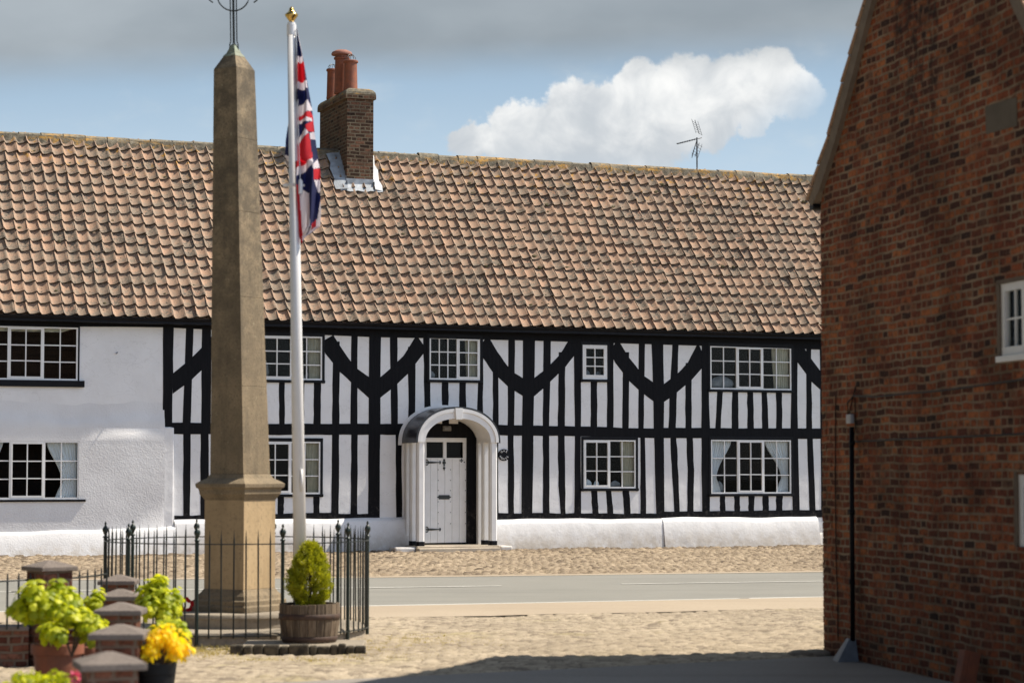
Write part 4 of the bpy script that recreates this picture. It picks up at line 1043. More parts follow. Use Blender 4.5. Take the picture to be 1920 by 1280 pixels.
# black wall inside the arch, lamp, door
b = MB(); 
Ia = arc(ri + .005, hi_ + .005)
dl, dr, dt = DOOR[0] - pc, DOOR[2] - pc, DOOR[3]
b.prism([(ri, dt)] + [(p[0], p[1]) for p in Ia[::-1] if p[1] > dt] + [(-ri, dt)], -0.024, 0.01)
b.box(dr, ri + 0.0, -0.05, 0.02, 0.14, dt); b.box(-ri, dl, -0.05, 0.02, 0.14, dt)
b.build('door_surround', M['timber'], porch)
b = MB(); lx, lz = H(838, 803, -0.05); lx -= pc
b.box(lx - .09, lx + .09, -.07, -.024, lz - .05, lz + .05); b.box(lx - .075, lx + .075, -.10, -.07, lz - .035, lz + .035)
b.build('porch_lamp', simple('lamp_glass', (0.22, 0.20, 0.17), (0.12, 0.11, 0.10), 0.3), porch, bevel=0.01)
b = MB(); zx, zzp = H(815, 787, -.03); 
for (xa_, xb_) in ((812, 829), (842, 859)):
    a0 = H(xa_, 790, -.03)[0] - pc; a1 = H(xb_, 790, -.03)[0] - pc; b.box(a0, a1, -.03, -.02, H(850, 794, -.03)[1], H(850, 784, -.03)[1])
b.build('plaster_panel', M['plaster'], porch)
# door
dy_ = 0.0
b = MB(); npl = 6; gx0, gx1 = dl + .005, dr - .005
gz0, gz1 = H(850, 858, 0)[1], H(850, 829, 0)[1]
for k in range(npl):
    a0, a1 = lerp(gx0, gx1, k / npl), lerp(gx0, gx1, (k + 1) / npl); b.box(a0 + .002, a1 - .002, 0.002, 0.05, 0.165, gz0 - .02)
b.box(gx0, gx1, -0.001, 0.05, gz1 + .005, dt - .003); b.box(gx0, gx1, -0.001, 0.05, gz0 - .02, gz0)
for xa_ in (gx0, (gx0 + gx1) / 2 - .035, gx1 - .07): b.box(xa_, xa_ + .07, -.0005, 0.05, gz0, gz1 + .005)
door = b.build('door', M['white_paint'], porch, bevel=0.004)
b = MB(); b.quad((gx0, .03, gz0), (gx1, .03, gz0), (gx1, .03, gz1), (gx0, .03, gz1)); b.build('pane', M['glass'], door)
b = MB(); b.quad((gx0, .3, .1), (gx1, .3, .1), (gx1, .3, gz1 + .1), (gx0, .3, gz1 + .1)); b.quad((gx0, .05, .1), (gx0, .3, .1), (gx0, .3, gz1 + .1), (gx0, .05, gz1 + .1)); b.quad((gx1, .3, .1), (gx1, .05, .1), (gx1, .05, gz1 + .1), (gx1, .3, gz1 + .1))
b.build('hallway', M['interior'], door)
def ironbox(b, xa_, xb_, yt, yb2, yo=-.012): 
    a0 = H(xa_, 900, yo)[0] - pc; a1 = H(xb_, 900, yo)[0] - pc; b.box(a0, a1, yo, .002, H(840, yb2, yo)[1], H(840, yt, yo)[1])
def fleur(b, x_, z_, s_):
    for k in range(4):
        th = k * math.pi / 2; b.lathe([(s_ * .5, 0), (s_ * .35, s_ * .3)], 8); 
        for q in range(16): pass
def hinge(yc):
    b = MB(); x0_ = H(799, yc, -.01)[0] - pc; x1_ = H(827, yc, -.01)[0] - pc; z_ = H(815, yc, -.01)[1]
    b.prism([(x0_, z_ - .012), (x0_ + .05, z_ - .02), (x0_ + .12, z_ - .02), (x1_ - .06, z_ - .010), (x1_ - .03, z_ - .010), (x1_ - .03, z_ - .035), (x1_ - .012, z_ - .03), (x1_, z_), (x1_ - .012, z_ + .03), (x1_ - .03, z_ + .035), (x1_ - .03, z_ + .010), (x1_ - .06, z_ + .010), (x0_ + .12, z_ + .02), (x0_ + .05, z_ + .02), (x0_, z_ + .012)], -.012, .002)
    for sg in (-1, 1):
        b.tube([(x0_ + .05, -.008, z_ + sg * .01), (x0_ + .03, -.008, z_ + sg * .05), (x0_ + .005, -.008, z_ + sg * .055), (x0_ - .0, -.008, z_ + sg * .035)], .009, 6)
    b.build('hinge', M['iron'], door)
hinge(866.5); hinge(992)
b = MB(); kx = H(833, 866, -.01)[0] - pc
for (yy_, rr) in ((862, .022), (867, .038), (872, .018), (877, .026), (880, .012)):
    z_ = H(833, yy_, -.01)[1]; b.lathe([(rr, 0), (rr * .8, .02)], 12); L_ = 24
    b.v[-24:] = [(kx + p[0], -.002 - p[2], z_ + p[1]) for p in b.v[-24:]]
b.build('knocker', M['iron'], door)
b = MB()
for (x_, y_) in [(x_, y_) for x_ in (822, 845, 873) for y_ in (880, 900, 919, 940, 960, 981)] + [(871, 866)]:
    s_, z_ = H(x_, y_, -.01); rr = .010 if x_ != 871 else .014; b.lathe([(rr, 0), (rr * .6, .008)], 8); b.v[-16:] = [(s_ - pc + p[0], .0005 - p[2], z_ + p[1]) for p in b.v[-16:]]
for dx_, dz_ in ((0, 0), (.025, 0), (-.025, 0), (0, .025), (0, -.025)):
    s_, z_ = H(865.5, 863, -.01); b.lathe([(.014, 0), (.011, .012)], 8); b.v[-16:] = [(s_ - pc + p[0] + dx_, .0005 - p[2], z_ + p[1] + dz_) for p in b.v[-16:]]
b.build('door_stud', M['iron'], door)
b = MB(); ironbox(b, 823, 843, 927.5, 935.5); s_, z_ = H(833, 931.5, -.01)
b.prism([(s_ - pc - .155, z_), (s_ - pc - .12, z_ + .02), (s_ - pc + .12, z_ + .02), (s_ - pc + .155, z_), (s_ - pc + .12, z_ - .02), (s_ - pc - .12, z_ - .02)], -.006, .002)
b.build('letterbox', M['iron'], door)
# steps
b = MB(); a0, a1 = H(784, 1020, -1.05)[0] - pc, H(936, 1020, -1.05)[0] - pc
b.box(-ro + .0, ro - .0, -PD - .03, 0.0, 0.0, 0.13); b.build('threshold', M['slab_stone'], porch, bevel=0.012)
b = MB(); b.box(a0, a1, -1.12, -PD - .032, -0.02, 0.095); b.build('step', M['slab_stone'], porch, bevel=0.015)
for (xa_, xb_, tp_, pr_) in ((741, 781, 1012, -.85), (938, 962, 1013, -.8)):
    b = MB(); q0, q1 = H(xa_, 1018, pr_)[0] - pc, H(xb_, 1018, pr_)[0] - pc; b.box(q0, q1, pr_, pr_ + .42, -.02, .115); b.build('step_block', M['plaster'], porch, bevel=0.04, seg=3)

# house name sign
s_, z_ = H(945, 852.5, -.03)
sign = empty('name_sign', (s_, -0.03, z_), 0); sign.parent = house
b = MB(); b.lathe([(0.128, 0), (0.125, .014)], 40); b.v = [(p[0], .012 - p[2], p[1] * 0.94) for p in b.v]; b.build('plate', M['black_paint'], sign)
lb = MB()
def letter(ch, size, cx, cz, rot):
    cu = bpy.data.curves.new('t', 'FONT'); cu.body = ch; cu.size = size; cu.align_x = 'CENTER'; cu.align_y = 'CENTER'; cu.offset = size * 0.008
    o_ = bpy.data.objects.new('t', cu); COL.objects.link(o_); dg = bpy.context.evaluated_depsgraph_get()
    me = o_.evaluated_get(dg).to_mesh(); base = len(lb.v); c_, s__ = math.cos(rot), math.sin(rot)
    for v in me.vertices:
        x_, y_ = v.co.x, v.co.y; lb.vert((cx + x_ * c_ - y_ * s__, -0.0055, cz + x_ * s__ + y_ * c_))
    for p in me.polygons: lb.face([base + k for k in p.vertices])
    o_.evaluated_get(dg).to_mesh_clear(); bpy.data.objects.remove(o_); bpy.data.curves.remove(cu)
for k, ch in enumerate('OAK'):
    th = R(90 + 38 - 38 * k); letter(ch, 0.056, 0.086 * math.cos(th), 0.080 * math.sin(th), th - math.pi / 2)
for k, ch in enumerate('HOUSE'):
    th = R(270 - 62 + 31 * k); letter(ch, 0.056, 0.088 * math.cos(th), 0.082 * math.sin(th), th + math.pi / 2)
lb.build('lettering', M['white_paint'], sign)
# small wall fixing on the render
b = MB(); s_, z_ = H(218, 662, 0); b.tube([(s_, 0, z_), (s_, -.04, z_), (s_ + .02, -.045, z_ + .02)], .012, 8); b.build('wall_hook', M['grey_metal'], house)

# ================================================================== BRICK HOUSE (right)
BX, BY = on_ground(1545.5, 1226)
bd_ = Vector((-940, F)); bd_.normalize()
BF = Frame(BX, BY, math.atan2(-bd_.y, -bd_.x))
def B(x, y, yo=0.0): return BF.px(x, y, yo)
bh = empty('brick_house', (BX, BY, 0), BF.ang, 'old red brick house whose shaded gable wall fills the right side', 'house')
OUT = [B(*p) for p in ((1533, 384), (1549, 330), (1570, 258), (1596, 160), (1640, 0))]
tR = B(1913, 0); sl = (OUT[4][1] - OUT[2][1]) / (OUT[4][0] - OUT[2][0])
ap_t = (tR[1] + sl * tR[0] - OUT[4][1] + sl * OUT[4][0]) / (2 * sl); ap_z = OUT[4][1] + sl * (ap_t - OUT[4][0])
eaveR_t = tR[0] + (tR[1] - OUT[0][1]) / sl + 0.1
Wl = [(0.0, 0.0)] + [(max(0.0, p[0]), p[1]) for p in OUT] + [(ap_t, ap_z)] + [(tR[0], tR[1]), (eaveR_t, OUT[0][1]), (eaveR_t, 0.0)]
BW = [dict(r=(1874.5, 533, 1960, 668)), dict(r=(1907.5, 889, 1985, 1024))]
def brect(r):
    s0, s1 = B(r[0], (r[1] + r[3]) / 2)[0], B(r[2], (r[1] + r[3]) / 2)[0]; return s0, B(r[0], r[3])[1], s1, B(r[0], r[1])[1]
bholes = [brect(w_['r']) for w_ in BW]
def zroof(t):
    P2 = Wl[1:-1]
    for i in range(len(P2) - 1):
        if P2[i][0] <= t <= P2[i + 1][0] and P2[i + 1][0] > P2[i][0]: return lerp(P2[i][1], P2[i + 1][1], (t - P2[i][0]) / (P2[i + 1][0] - P2[i][0]))
    return P2[-1][1]
ts = sorted({round(p[0], 5) for p in Wl} | {h[0] for h in bholes} | {h[2] for h in bholes})
b = MB()
for i in range(len(ts) - 1):
    a0, a1 = ts[i], ts[i + 1]
    zs_ = sorted({0.0} | {h[1] for h in bholes if h[0] <= (a0 + a1) / 2 <= h[2]} | {h[3] for h in bholes if h[0] <= (a0 + a1) / 2 <= h[2]})
    for j in range(len(zs_)):
        z0_ = zs_[j]
        last = j == len(zs_) - 1
        za, zb2 = (zroof(a0 + 1e-6), zroof(a1 - 1e-6)) if last else (zs_[j + 1], zs_[j + 1])
        zc_ = (z0_ + min(za, zb2)) / 2
        if any(h[0] <= (a0 + a1) / 2 <= h[2] and h[1] < zc_ < h[3] for h in bholes): continue
        b.quad((a0, 0, z0_), (a1, 0, z0_), (a1, 0, zb2), (a0, 0, za))
DP = 8.0
Pm = Wl
for i in range(len(Pm)):
    p, q = Pm[i], Pm[(i + 1) % len(Pm)]
    if p[1] == 0 and q[1] == 0: continue
    b.quad((p[0], 0, p[1]), (q[0], 0, q[1]), (q[0], DP, q[1]), (p[0], DP, p[1]))
b.face([b.vert((p[0], DP, p[1])) for p in Pm])
b.build('wall', M['brick'], bh)
# rough edge bricks at the far corner: slight toothing
b = MB(); random.seed(3); z_ = 0.0
while z_ < OUT[0][1] - .1:
    pr = random.uniform(0.0, 0.010); hh_ = 0.068; b.box(-pr, 0.10 if random.random() < .5 else .22, -0.002 - random.uniform(0, .004), 0.10, z_ + .006, z_ + hh_ - .004); z_ += hh_
b.build('quoin', M['brick'], bh)
# verge board and roof
vo = [B(*p) for p in ((1524, 378), (1532, 352), (1545, 312), (1564, 256), (1590, 158), (1633, 0))]
vi = [B(*p) for p in ((1531, 386), (1543, 360), (1556, 322), (1575, 262), (1601, 165), (1644, 0))]
ap2 = (ap_t, ap_z + .1); ap1 = (ap_t, ap_z - .02)
sR2 = [(2 * ap_t - p[0], p[1]) for p in vo[::-1]]; sR1 = [(2 * ap_t - p[0], p[1]) for p in vi[::-1]]
b = MB(); b.ribbon(vi + [ap1] + sR1, vo + [ap2] + sR2, -0.045, 0.02)
b.build('verge', simple('verge_mortar', (0.20, 0.155, 0.115), (0.15, 0.115, 0.085), 0.9, 8, 20, 0.004), bh)
random.seed(4)
b = MB()
PV = vo + [ap2] + sR2
def seglist(P, step):
    out = []; 
    for i in range(len(P) - 1):
        L_ = math.hypot(P[i + 1][0] - P[i][0], P[i + 1][1] - P[i][1]); k_ = max(1, int(L_ / step)); out += [(lerp(P[i][0], P[i + 1][0], j / k_), lerp(P[i][1], P[i + 1][1], j / k_)) for j in range(k_)]
    return out + [P[-1]]
SG = seglist(PV, 0.27)
for i in range(len(SG) - 1):
    p, q = Vector(SG[i]), Vector(SG[i + 1]); d = (q - p).normalized(); nn = Vector((-d.y, d.x))
    up = q.x < ap_t + .05
    lo_, hi2 = (p, q) if up else (q, p)
    p0, p1 = lo_ + nn * .042, hi2 + nn * 0.016; q0, q1 = lo_ + nn * .018, hi2 - nn * 0.006
    if not up: p0, p1, q0, q1 = p1, p0, q1, q0
    b.prism([tuple(q0), tuple(q1), tuple(p1), tuple(p0)], -0.06, DP + .06)
b.build('roof', M['tile'], bh)
b = MB(); g0 = B(1512, 392); b.lathe([(0.05, 0), (0.05, 0.3)], 12); b.v = [(-.13 + p[0], -.04 + p[2], g0[1] + p[1] * .8) for p in b.v]; b.tube([(-.13, 0.1, g0[1] - .01), (-.13, DP, g0[1] - .01)], 0.05, 10)
b.build('gutter', M['black_paint'], bh)
# windows of the gable
for w_, r_ in zip(BW, bholes):
    s0, z0, s1, z1 = r_
    up = w_ is BW[0]
    mid = lerp(s0, s1, 0.5)
    fr = win_unit(bh, s0, z0, s1, z1, [(s0, mid, 2, 0), (mid, s1, 2, 1)] if up else [(s0, s1, 2, 1)], 2, 0.012, 'none', frame=0.055, bar=0.014)
    t = MB(); t.box(s0 - .045, s0, -.004, .06, z0, z1 + .02); t.box(s0 - .045, s1 + .03, -.004, .06, z1 + .0, z1 + .03) if up else None
    t.build('mortar_fillet', simple('mortar_fillet', (0.16, 0.12, 0.085), (0.12, 0.09, 0.065), 0.9, 8), fr)
    t = MB(); t.box(s0 - .02, s1 + .03, -.03, .06, z0 - .045, z0 - .001); t.build('sill', M['white_paint'] if up else M['brick'], fr, bevel=0.004)
# fixtures: down pipe, box, cables, repair patch, pipe shoe
b = MB()
pts = [B(1597, 800, -.05), B(1597.5, 1000, -.05), B(1599, 1200, -.05)]
b.tube([(p[0], -.05, p[1]) for p in pts], 0.021, 10)
for yy in (830, 960, 1090): p = B(1597.5, yy, -.05); b.tube([(p[0], -.05, p[1] - .02), (p[0], -.05, p[1] + .02)], 0.027, 10)
b.build('drainpipe', M['black_paint'], bh, smooth=True)
b = MB(); p0, p1 = B(1587, 794, -.03), B(1595.5, 776, -.03); b.box(p0[0], p1[0], -.035, 0, p0[1], p1[1]); b.build('junction_box', simple('box_white', (0.42, 0.42, 0.44), (0.36, 0.36, 0.38), .5), bh, bevel=0.006)
b = MB()
def cable(P, r=0.0065): b.tube([(*B(x_, y_, -.01)[:1], -.010, B(x_, y_, -.01)[1]) for (x_, y_) in P], r, 6)
cable([(1590, 776), (1589, 755), (1600, 742), (1640, 744), (1700, 738), (1760, 733), (1830, 724), (1900, 714), (1960, 706)])
cable([(1600, 828), (1640, 826), (1720, 822), (1800, 819), (1920, 813), (1980, 810)], 0.007)
cable([(1567, 742), (1566, 900), (1568, 1060), (1571, 1120), (1571, 1200)], 0.005); cable([(1592, 775), (1604, 725), (1609, 718)], .005); cable([(1603, 745), (1604, 800), (1600, 828)], .005)
b.build('cable', M['black_paint'], bh)
b = MB(); 
Q = [B(*p) for p in ((1849, 200), (1850, 252), (1908, 236), (1907, 182))]; b.prism([Q[0], Q[1], Q[2], Q[3]], -.006, .002)
b.build('repair_patch', simple('cement_patch', (0.13, 0.105, 0.078), (0.10, 0.082, 0.06), .95, 6, 20, .004), bh)
b = MB(); p0 = B(1596, 1196, -.05); 
q = [(p0[0] - .03, -.02, p0[1]), (p0[0] + .03, -.02, p0[1]), (p0[0] + .03, -.08, p0[1]), (p0[0] - .03, -.08, p0[1])]; e_ = [(p0[0] - .17, -.01, 0.0), (p0[0] + .07, -.01, 0), (p0[0] + .07, -.20, 0), (p0[0] - .17, -.16, 0)]
i0 = [b.vert(v) for v in q]; i1 = [b.vert(v) for v in e_]; b.face(i0)
for k in range(4): b.face((i1[k], i1[(k + 1) % 4], i0[(k + 1) % 4], i0[k]))
b.build('pipe_shoe', M['grey_metal'], bh)

def onB(t, out, z=0.0): return (BX + BF.u[0] * t - BF.v[0] * out, BY + BF.u[1] * t - BF.v[1] * out, z)
# clay block leaning against the gable
tb = B(1822, 1215, -.1)[0]; gt = empty('clay_ridge_tile', onB(tb, 0.05, 0), BF.ang, 'orange clay tile leaning on end against the brick gable wall', 'clay tile')
b = MB(); Mx = Matrix.Rotation(R(-14), 4, 'X')
z0b = max(0.0, B(1815, 1212, -.1)[1])
b.box(-.11, .0, -.16, -.12, 0.0, 0.27, Matrix.Rotation(R(-12), 4, 'X')); b.box(-.11, -.085, -.12, -.03, 0.0, 0.27, Matrix.Rotation(R(-12), 4, 'X')); b.box(-.025, .0, -.12, -.03, 0.0, 0.27, Matrix.Rotation(R(-12), 4, 'X'))
o = b.build('tile_shell', M['terracotta'], gt, bevel=0.006)

# ================================================================== WAR MEMORIAL OBELISK
MX, MY = (447 - 960) / F * 22.1, 22.1
OX = (451.5 - 960) / F * 22.1
mon = empty('stone_obelisk', (OX, MY, 0), 0, 'tall weathered sandstone war memorial obelisk on round steps inside the railings', 'obelisk')
# orientation: left face turned so that widths match; front corner towards camera
al = R(38.9) + math.atan((451.5 - 960) / F) * -1
PXM = F / 22.1
def zat(y, d=22.1): return HC + (883 - y) / F * d * 1.003
def sq(b, half, z, rot):
    return [b.vert((half * math.sqrt(2) * math.cos(rot + math.pi / 4 + math.pi / 2 * k), half * math.sqrt(2) * math.sin(rot + math.pi / 4 + math.pi / 2 * k), z)) for k in range(4)]
def sqstack(name, prof_, mat, rot, parent=mon, bev=0.0, capb=True):
    b = MB(); Rg = [sq(b, h_, z_, rot) for h_, z_ in prof_]
    for i in range(len(Rg) - 1):
        for j in range(4): b.face((Rg[i][j], Rg[i][(j + 1) % 4], Rg[i + 1][(j + 1) % 4], Rg[i + 1][j]))
    b.face(Rg[0][::-1]); b.face(Rg[-1]); return b.build(name, M[mat], parent, bevel=bev)
rot = R(-32.2)
hd = 0.2425   # half side of the die
ZT = zat(1146, 21.7)
sqstack('base_block', [(0.34, ZT), (0.34, zat(1132)), (0.333, zat(1130)), (0.322, zat(1129)), (0.322, zat(1121)), (0.30, zat(1118.5)), (0.288, zat(1112)), (0.262, zat(1106)), (0.2425 + .003, zat(1100))], 'stone', rot, bev=0.004)
sqstack('die', [(hd, zat(1100)), (hd, zat(936))], 'die_stone', rot, bev=0.004)
sqstack('cornice', [(hd + .001, zat(936)), (hd + .018, zat(930)), (hd + .036, zat(925)), (hd + .042, zat(916)), (hd + .062, zat(913)), (hd + .066, zat(906)), (hd + .03, zat(901)), (hd - .015, zat(896)), (0.205, zat(888))], 'stone', rot, bev=0.003)
hb, ht = 0.2045, 0.148 + 0.002
cuts = [888, 726, 560, 400, 262, 128]
prev = None; sh_ = MB()
for i in range(len(cuts) - 1):
    z0_, z1_ = zat(cuts[i]), zat(cuts[i + 1]); f0, f1 = (888 - cuts[i]) / 760, (888 - cuts[i + 1]) / 760
    h0_, h1_ = lerp(0.2045, 0.1415, f0), lerp(0.2045, 0.1415, f1)
    Rg = [sq(sh_, h0_ - .003, z0_ - .0, rot), sq(sh_, h0_, z0_ + .004, rot), sq(sh_, h1_, z1_ - .004, rot), sq(sh_, h1_ - .003, z1_, rot)]
    for r_ in range(3):
        for j in range(4): sh_.face((Rg[r_][j], Rg[r_][(j + 1) % 4], Rg[r_ + 1][(j + 1) % 4], Rg[r_ + 1][j]))
sh_.build('shaft', M['stone'], mon)
sqstack('pyramidion', [(0.1400, zat(128)), (0.073, zat(103))], 'stone', rot, bev=0.003)
sqstack('copper_cap', [(0.078, zat(104)), (0.072, zat(102)), (0.052, zat(97)), (0.018, zat(80))], 'copper', rot)
# iron cross on top
b = MB(); z0_ = zat(84); zc_ = zat(-14)
for (dx_, dy2) in ((-.030, 0), (.030, 0), (-.008, .02), (.008, -.02)):
    b.tube([(dx_ * 1.35, dy2, z0_ - .04), (dx_ * 1.35, dy2, z0_ + .02), (dx_, dy2, z0_ + .05), (dx_, dy2, zc_ + .28)], 0.0065, 6)
    b.tube([(-.24, dy2, zc_ + dx_ * .8 + .01), (.24, dy2, zc_ + dx_ * .8 + .01)], 0.006, 6)
b.tube([(.158 * math.cos(t), 0, zc_ + .158 * math.sin(t)) for t in [2 * math.pi * k / 28 for k in range(29)]], 0.007, 6)
for sg in (-1, 1): b.tube([(sg * .20, 0, zc_ - .075), (sg * .235, 0, zc_ - .05), (sg * .25, 0, zc_), (sg * .235, 0, zc_ + .05), (sg * .20, 0, zc_ + .075)], 0.007, 6)
b.build('cross', M['iron'], mon)
for ch in mon.children:      # the shaft leans a little to the left
    if ch.name.split('.')[0] in ('shaft', 'pyramidion', 'copper_cap', 'cross'):
        for v in ch.data.vertices: v.co.x -= (v.co.z - 1.52) * 0.0215
ofx = MX - OX
b = MB(); b.lathe([(1.235, -.02), (1.235, .10), (1.215, .125), (0.0001, .125)], 72, (ofx, 0), capt=False); b.build('lower_step', M['step_stone'], mon, angle=40)
b = MB(); b.lathe([(0.70, .12), (0.70, .215), (0.72, .22), (0.72, ZT - .02), (0.705, ZT - .001), (0.0001, ZT - .001)], 60, (ofx * .5, 0), capt=False); b.build('upper_step', M['step_stone'], mon, angle=40)
# poppy wreath
wr = empty('poppy_wreath', (MX + (356 - 447) / PXM, MY - .12, ZT), R(-20), 'small red poppy wreath resting on the step beside the obelisk', 'wreath')
b = MB(); random.seed(2)
for k in range(16):
    th = 2 * math.pi * k / 16; c_ = Vector((.055 * math.cos(th), .02 * random.uniform(-1, 1), .062 + .055 * math.sin(th)))
    for q in range(4):
        ph = math.pi / 2 * q + k; d = Vector((math.cos(ph), -.4, math.sin(ph))) * .022; e_ = Vector((-math.sin(ph), 0, math.cos(ph))) * .016
        b.face([b.vert(c_), b.vert(c_ + d * .6 + e_), b.vert(c_ + d), b.vert(c_ + d * .6 - e_)])
b.build('petals', M['poppy'], wr)

# railing round the memorial
RR_ = 1.20 + .06
rail = empty('circular_railing', (MX, MY, 0), 0, 'black iron railing with spear tops in a circle round the obelisk', 'railing')
def rpos(deg, r=RR_): return (r * math.sin(R(deg)), -r * math.cos(R(deg)))
NP, NB = 10, 6
zt_r, zb_r = 0.935, 0.10
for k in range(NP):
    a0 = -10 + 36 * k; x_, y_ = rpos(a0)
    b = MB(); b.tube([(x_, y_, 0.0), (x_, y_, zt_r + .02)], 0.017, 8)
    b.lathe([(0.012, zt_r + .02), (0.026, zt_r + .03), (0.024, zt_r + .04), (0.010, zt_r + .05), (0.014, zt_r + .06), (0.030, zt_r + .095), (0.030, zt_r + .115), (0.016, zt_r + .135), (0.007, zt_r + .15), (0.012, zt_r + .16), (0.010, zt_r + .17), (0.001, zt_r + .185)], 10, (x_, y_))
    b.build('post', M['iron_green'], rail, angle=50)
    for j in range(1, NB + 1):
        x_, y_ = rpos(a0 + 36 * j / (NB + 1)); lx_, ly_ = random.gauss(0, .004), random.gauss(0, .004)
        b = MB(); b.tube([(x_, y_, zb_r - .02), (x_ + lx_, y_ + ly_, zt_r + .015), (x_ + lx_, y_ + ly_, zt_r + .02), (x_ + lx_, y_ + ly_, zt_r + .13)], [.008, .008, .0085, .0012], 6)
        b.build('bar', M['iron'], rail)
for z_ in (zt_r, zb_r):
    b = MB(); n_ = 80; ri_ = [];
    for k in range(n_ + 1):
        th = 360 * k / n_; ri_.append([b.vert((*rpos(th, RR_ + dr_), z_ + dz_)) for dr_, dz_ in ((-.012, -.005), (.012, -.005), (.012, .005), (-.012, .005))])
    for k in range(n_):
        for j in range(4): b.face((ri_[k][j], ri_[k][(j + 1) % 4], ri_[k + 1][(j + 1) % 4], ri_[k + 1][j]))
    b.build('rail', M['iron'], rail)

# ================================================================== FLAGPOLE AND FLAG
DFP = 20.75
pb_, pt_ = at(563.5, 1100, DFP), at(546.5, 47, DFP)
dirp = (pt_ - pb_) / (pt_.z - pb_.z); base_ = pb_ - dirp * pb_.z
pole = empty('flagpole', base_, 0, 'white tapered flagpole with a gilt finial, leaning slightly, beside the obelisk', 'flagpole')
def pp(z): return dirp * z
ztp = pt_.z
b = MB(); b.tube([pp(0), pp(ztp * .5), pp(ztp)], [0.062, 0.052, 0.040], 20); b.build('pole', M['white_pole'], pole, smooth=True)
b = MB(); b.tube([pp(ztp - .10), pp(ztp + .002)], .044, 16)
b.tube([pp(ztp + .002), pp(ztp + .02)], .036, 16); b.build('truck', M['white_pole'], pole, angle=40)
b = MB(); t_ = pp(ztp); b.lathe([(.014, ztp + .02), (.024, ztp + .035), (.042, ztp + .06), (.060, ztp + .085), (.062, ztp + .095), (.045, ztp + .11), (.030, ztp + .125), (.022, ztp + .14), (.022, ztp + .15), (.008, ztp + .168)], 20, (t_.x, t_.y)); b.build('finial', M['gold'], pole, smooth=True)
zb_ = at(555, 348, DFP).z; c_ = pp(zb_)
b = MB(); b.tube([c_ + Vector((-.10, 0, 0)), c_ + Vector((.10, -.02, 0))], .012, 8); b.tube([c_ + Vector((.065, -.07, -.085)), c_ + Vector((.065, -.07, .03)), c_ + Vector((.062, -.07, .05))], [.022, .022, .012], 10)
b.tube([c_ + Vector((-.001, 0, -.015)), c_ + Vector((.001, 0, .015))], .055, 14)
b.build('halyard_weight', M['white_pole'], pole, angle=40)
b = MB(); b.tube([c_ + Vector((.062, -.07, .05)), pp(zb_ + .5) + Vector((.055, -.06, 0)), pp(ztp - .05) + Vector((.042, -.03, 0))], .004, 5); b.build('halyard', M['white_pole'], pole)
cz_ = at(562, 900, DFP).z; b = MB(); c_ = pp(cz_); b.tube([c_ + Vector((.03, -.055, -.10)), c_ + Vector((.03, -.065, 0)), c_ + Vector((.03, -.055, .10))], [.012, .016, .012], 8); b.build('cleat', M['white_pole'], pole, smooth=True)
# flag
flag = empty('national_flag', base_, 0, 'red, white and blue flag hanging limp in folds from the white flagpole', 'flag')
b = MB(); NU, NV = 220, 110; g = []
LE = [(55, 556), (185, 555), (195, 547), (230, 538), (260, 533.5), (290, 532), (300, 537), (304, 556), (360, 558), (440, 562), (457, 565)]
RE = [(55, 557.5), (108, 569), (156, 577), (205, 585), (248, 590), (290, 595), (320, 600), (356, 600.5), (400, 602.5), (425, 601), (433, 590), (445, 573), (457, 566)]
def ev(P, y):
    for i in range(len(P) - 1):
        if y <= P[i + 1][0]: return lerp(P[i][1], P[i + 1][1], max(0, (y - P[i][0]) / (P[i + 1][0] - P[i][0])))
    return P[-1][1]
PAT = [(1, [(566, 55), (571, 108), (567.5, 108), (557, 55)]), (1, [(550, 108), (569, 108), (570, 120), (550, 121)]), (2, [(550, 120), (571, 118), (575, 156), (550, 158)]), (1, [(550, 156), (576, 154), (578, 168), (550, 171)]),
       (1, [(555, 219), (555, 202), (579, 190), (586, 207), (561, 219)]), (2, [(555, 221), (582, 210), (590, 222), (589, 248), (577, 247), (573, 238), (584, 228), (556, 227)]), (1, [(553, 227), (585, 221), (585, 228), (553, 233)]),
       (1, [(556, 262), (574, 244), (580, 250), (556, 273)]), (2, [(556, 275), (580, 251), (587, 297), (556, 318)]), (1, [(581, 250), (592, 247), (593, 262), (582, 262)]), (1, [(556, 318), (587, 297), (588, 309), (556, 334)]),
       (2, [(589, 319), (603, 313), (603, 333), (590, 338)]), (1, [(587, 312), (595, 298), (599, 313), (589, 319)]), (1, [(590, 339), (603, 334), (603, 358), (596, 361), (592, 346)]),
       (2, [(550, 345), (562, 350), (565, 410), (569, 460), (550, 460)]), (1, [(561.5, 352), (581, 364), (583, 424), (572, 446), (568, 457), (565, 410)]), (1, [(600, 378), (606, 380), (606, 440), (570, 450), (583, 428), (595, 408)]),
       (2, [(586, 421), (592, 411), (592, 424), (584, 431)]), (2, [(530, 214), (548, 210), (548, 226), (530, 229)]), (1, [(530, 229), (548, 226), (548, 232), (530, 235)]), (1, [(530, 286), (548, 296), (548, 306), (530, 306)])]
def pattern(x, y):
    c_ = 0
    for (k, P) in PAT:
        ins = False; m_ = len(P)
        for i in range(m_):
            (x1, y1), (x2, y2) = P[i], P[(i + 1) % m_]
            if (y1 > y) != (y2 > y) and x < (x2 - x1) * (y - y1) / (y2 - y1) + x1: ins = not ins
        if ins: c_ = k
    return c_
cols3 = [(0.008, 0.012, 0.075, 1), (0.78, 0.72, 0.76, 1), (0.62, 0.012, 0.025, 1)]
NU, NV = 200, 44
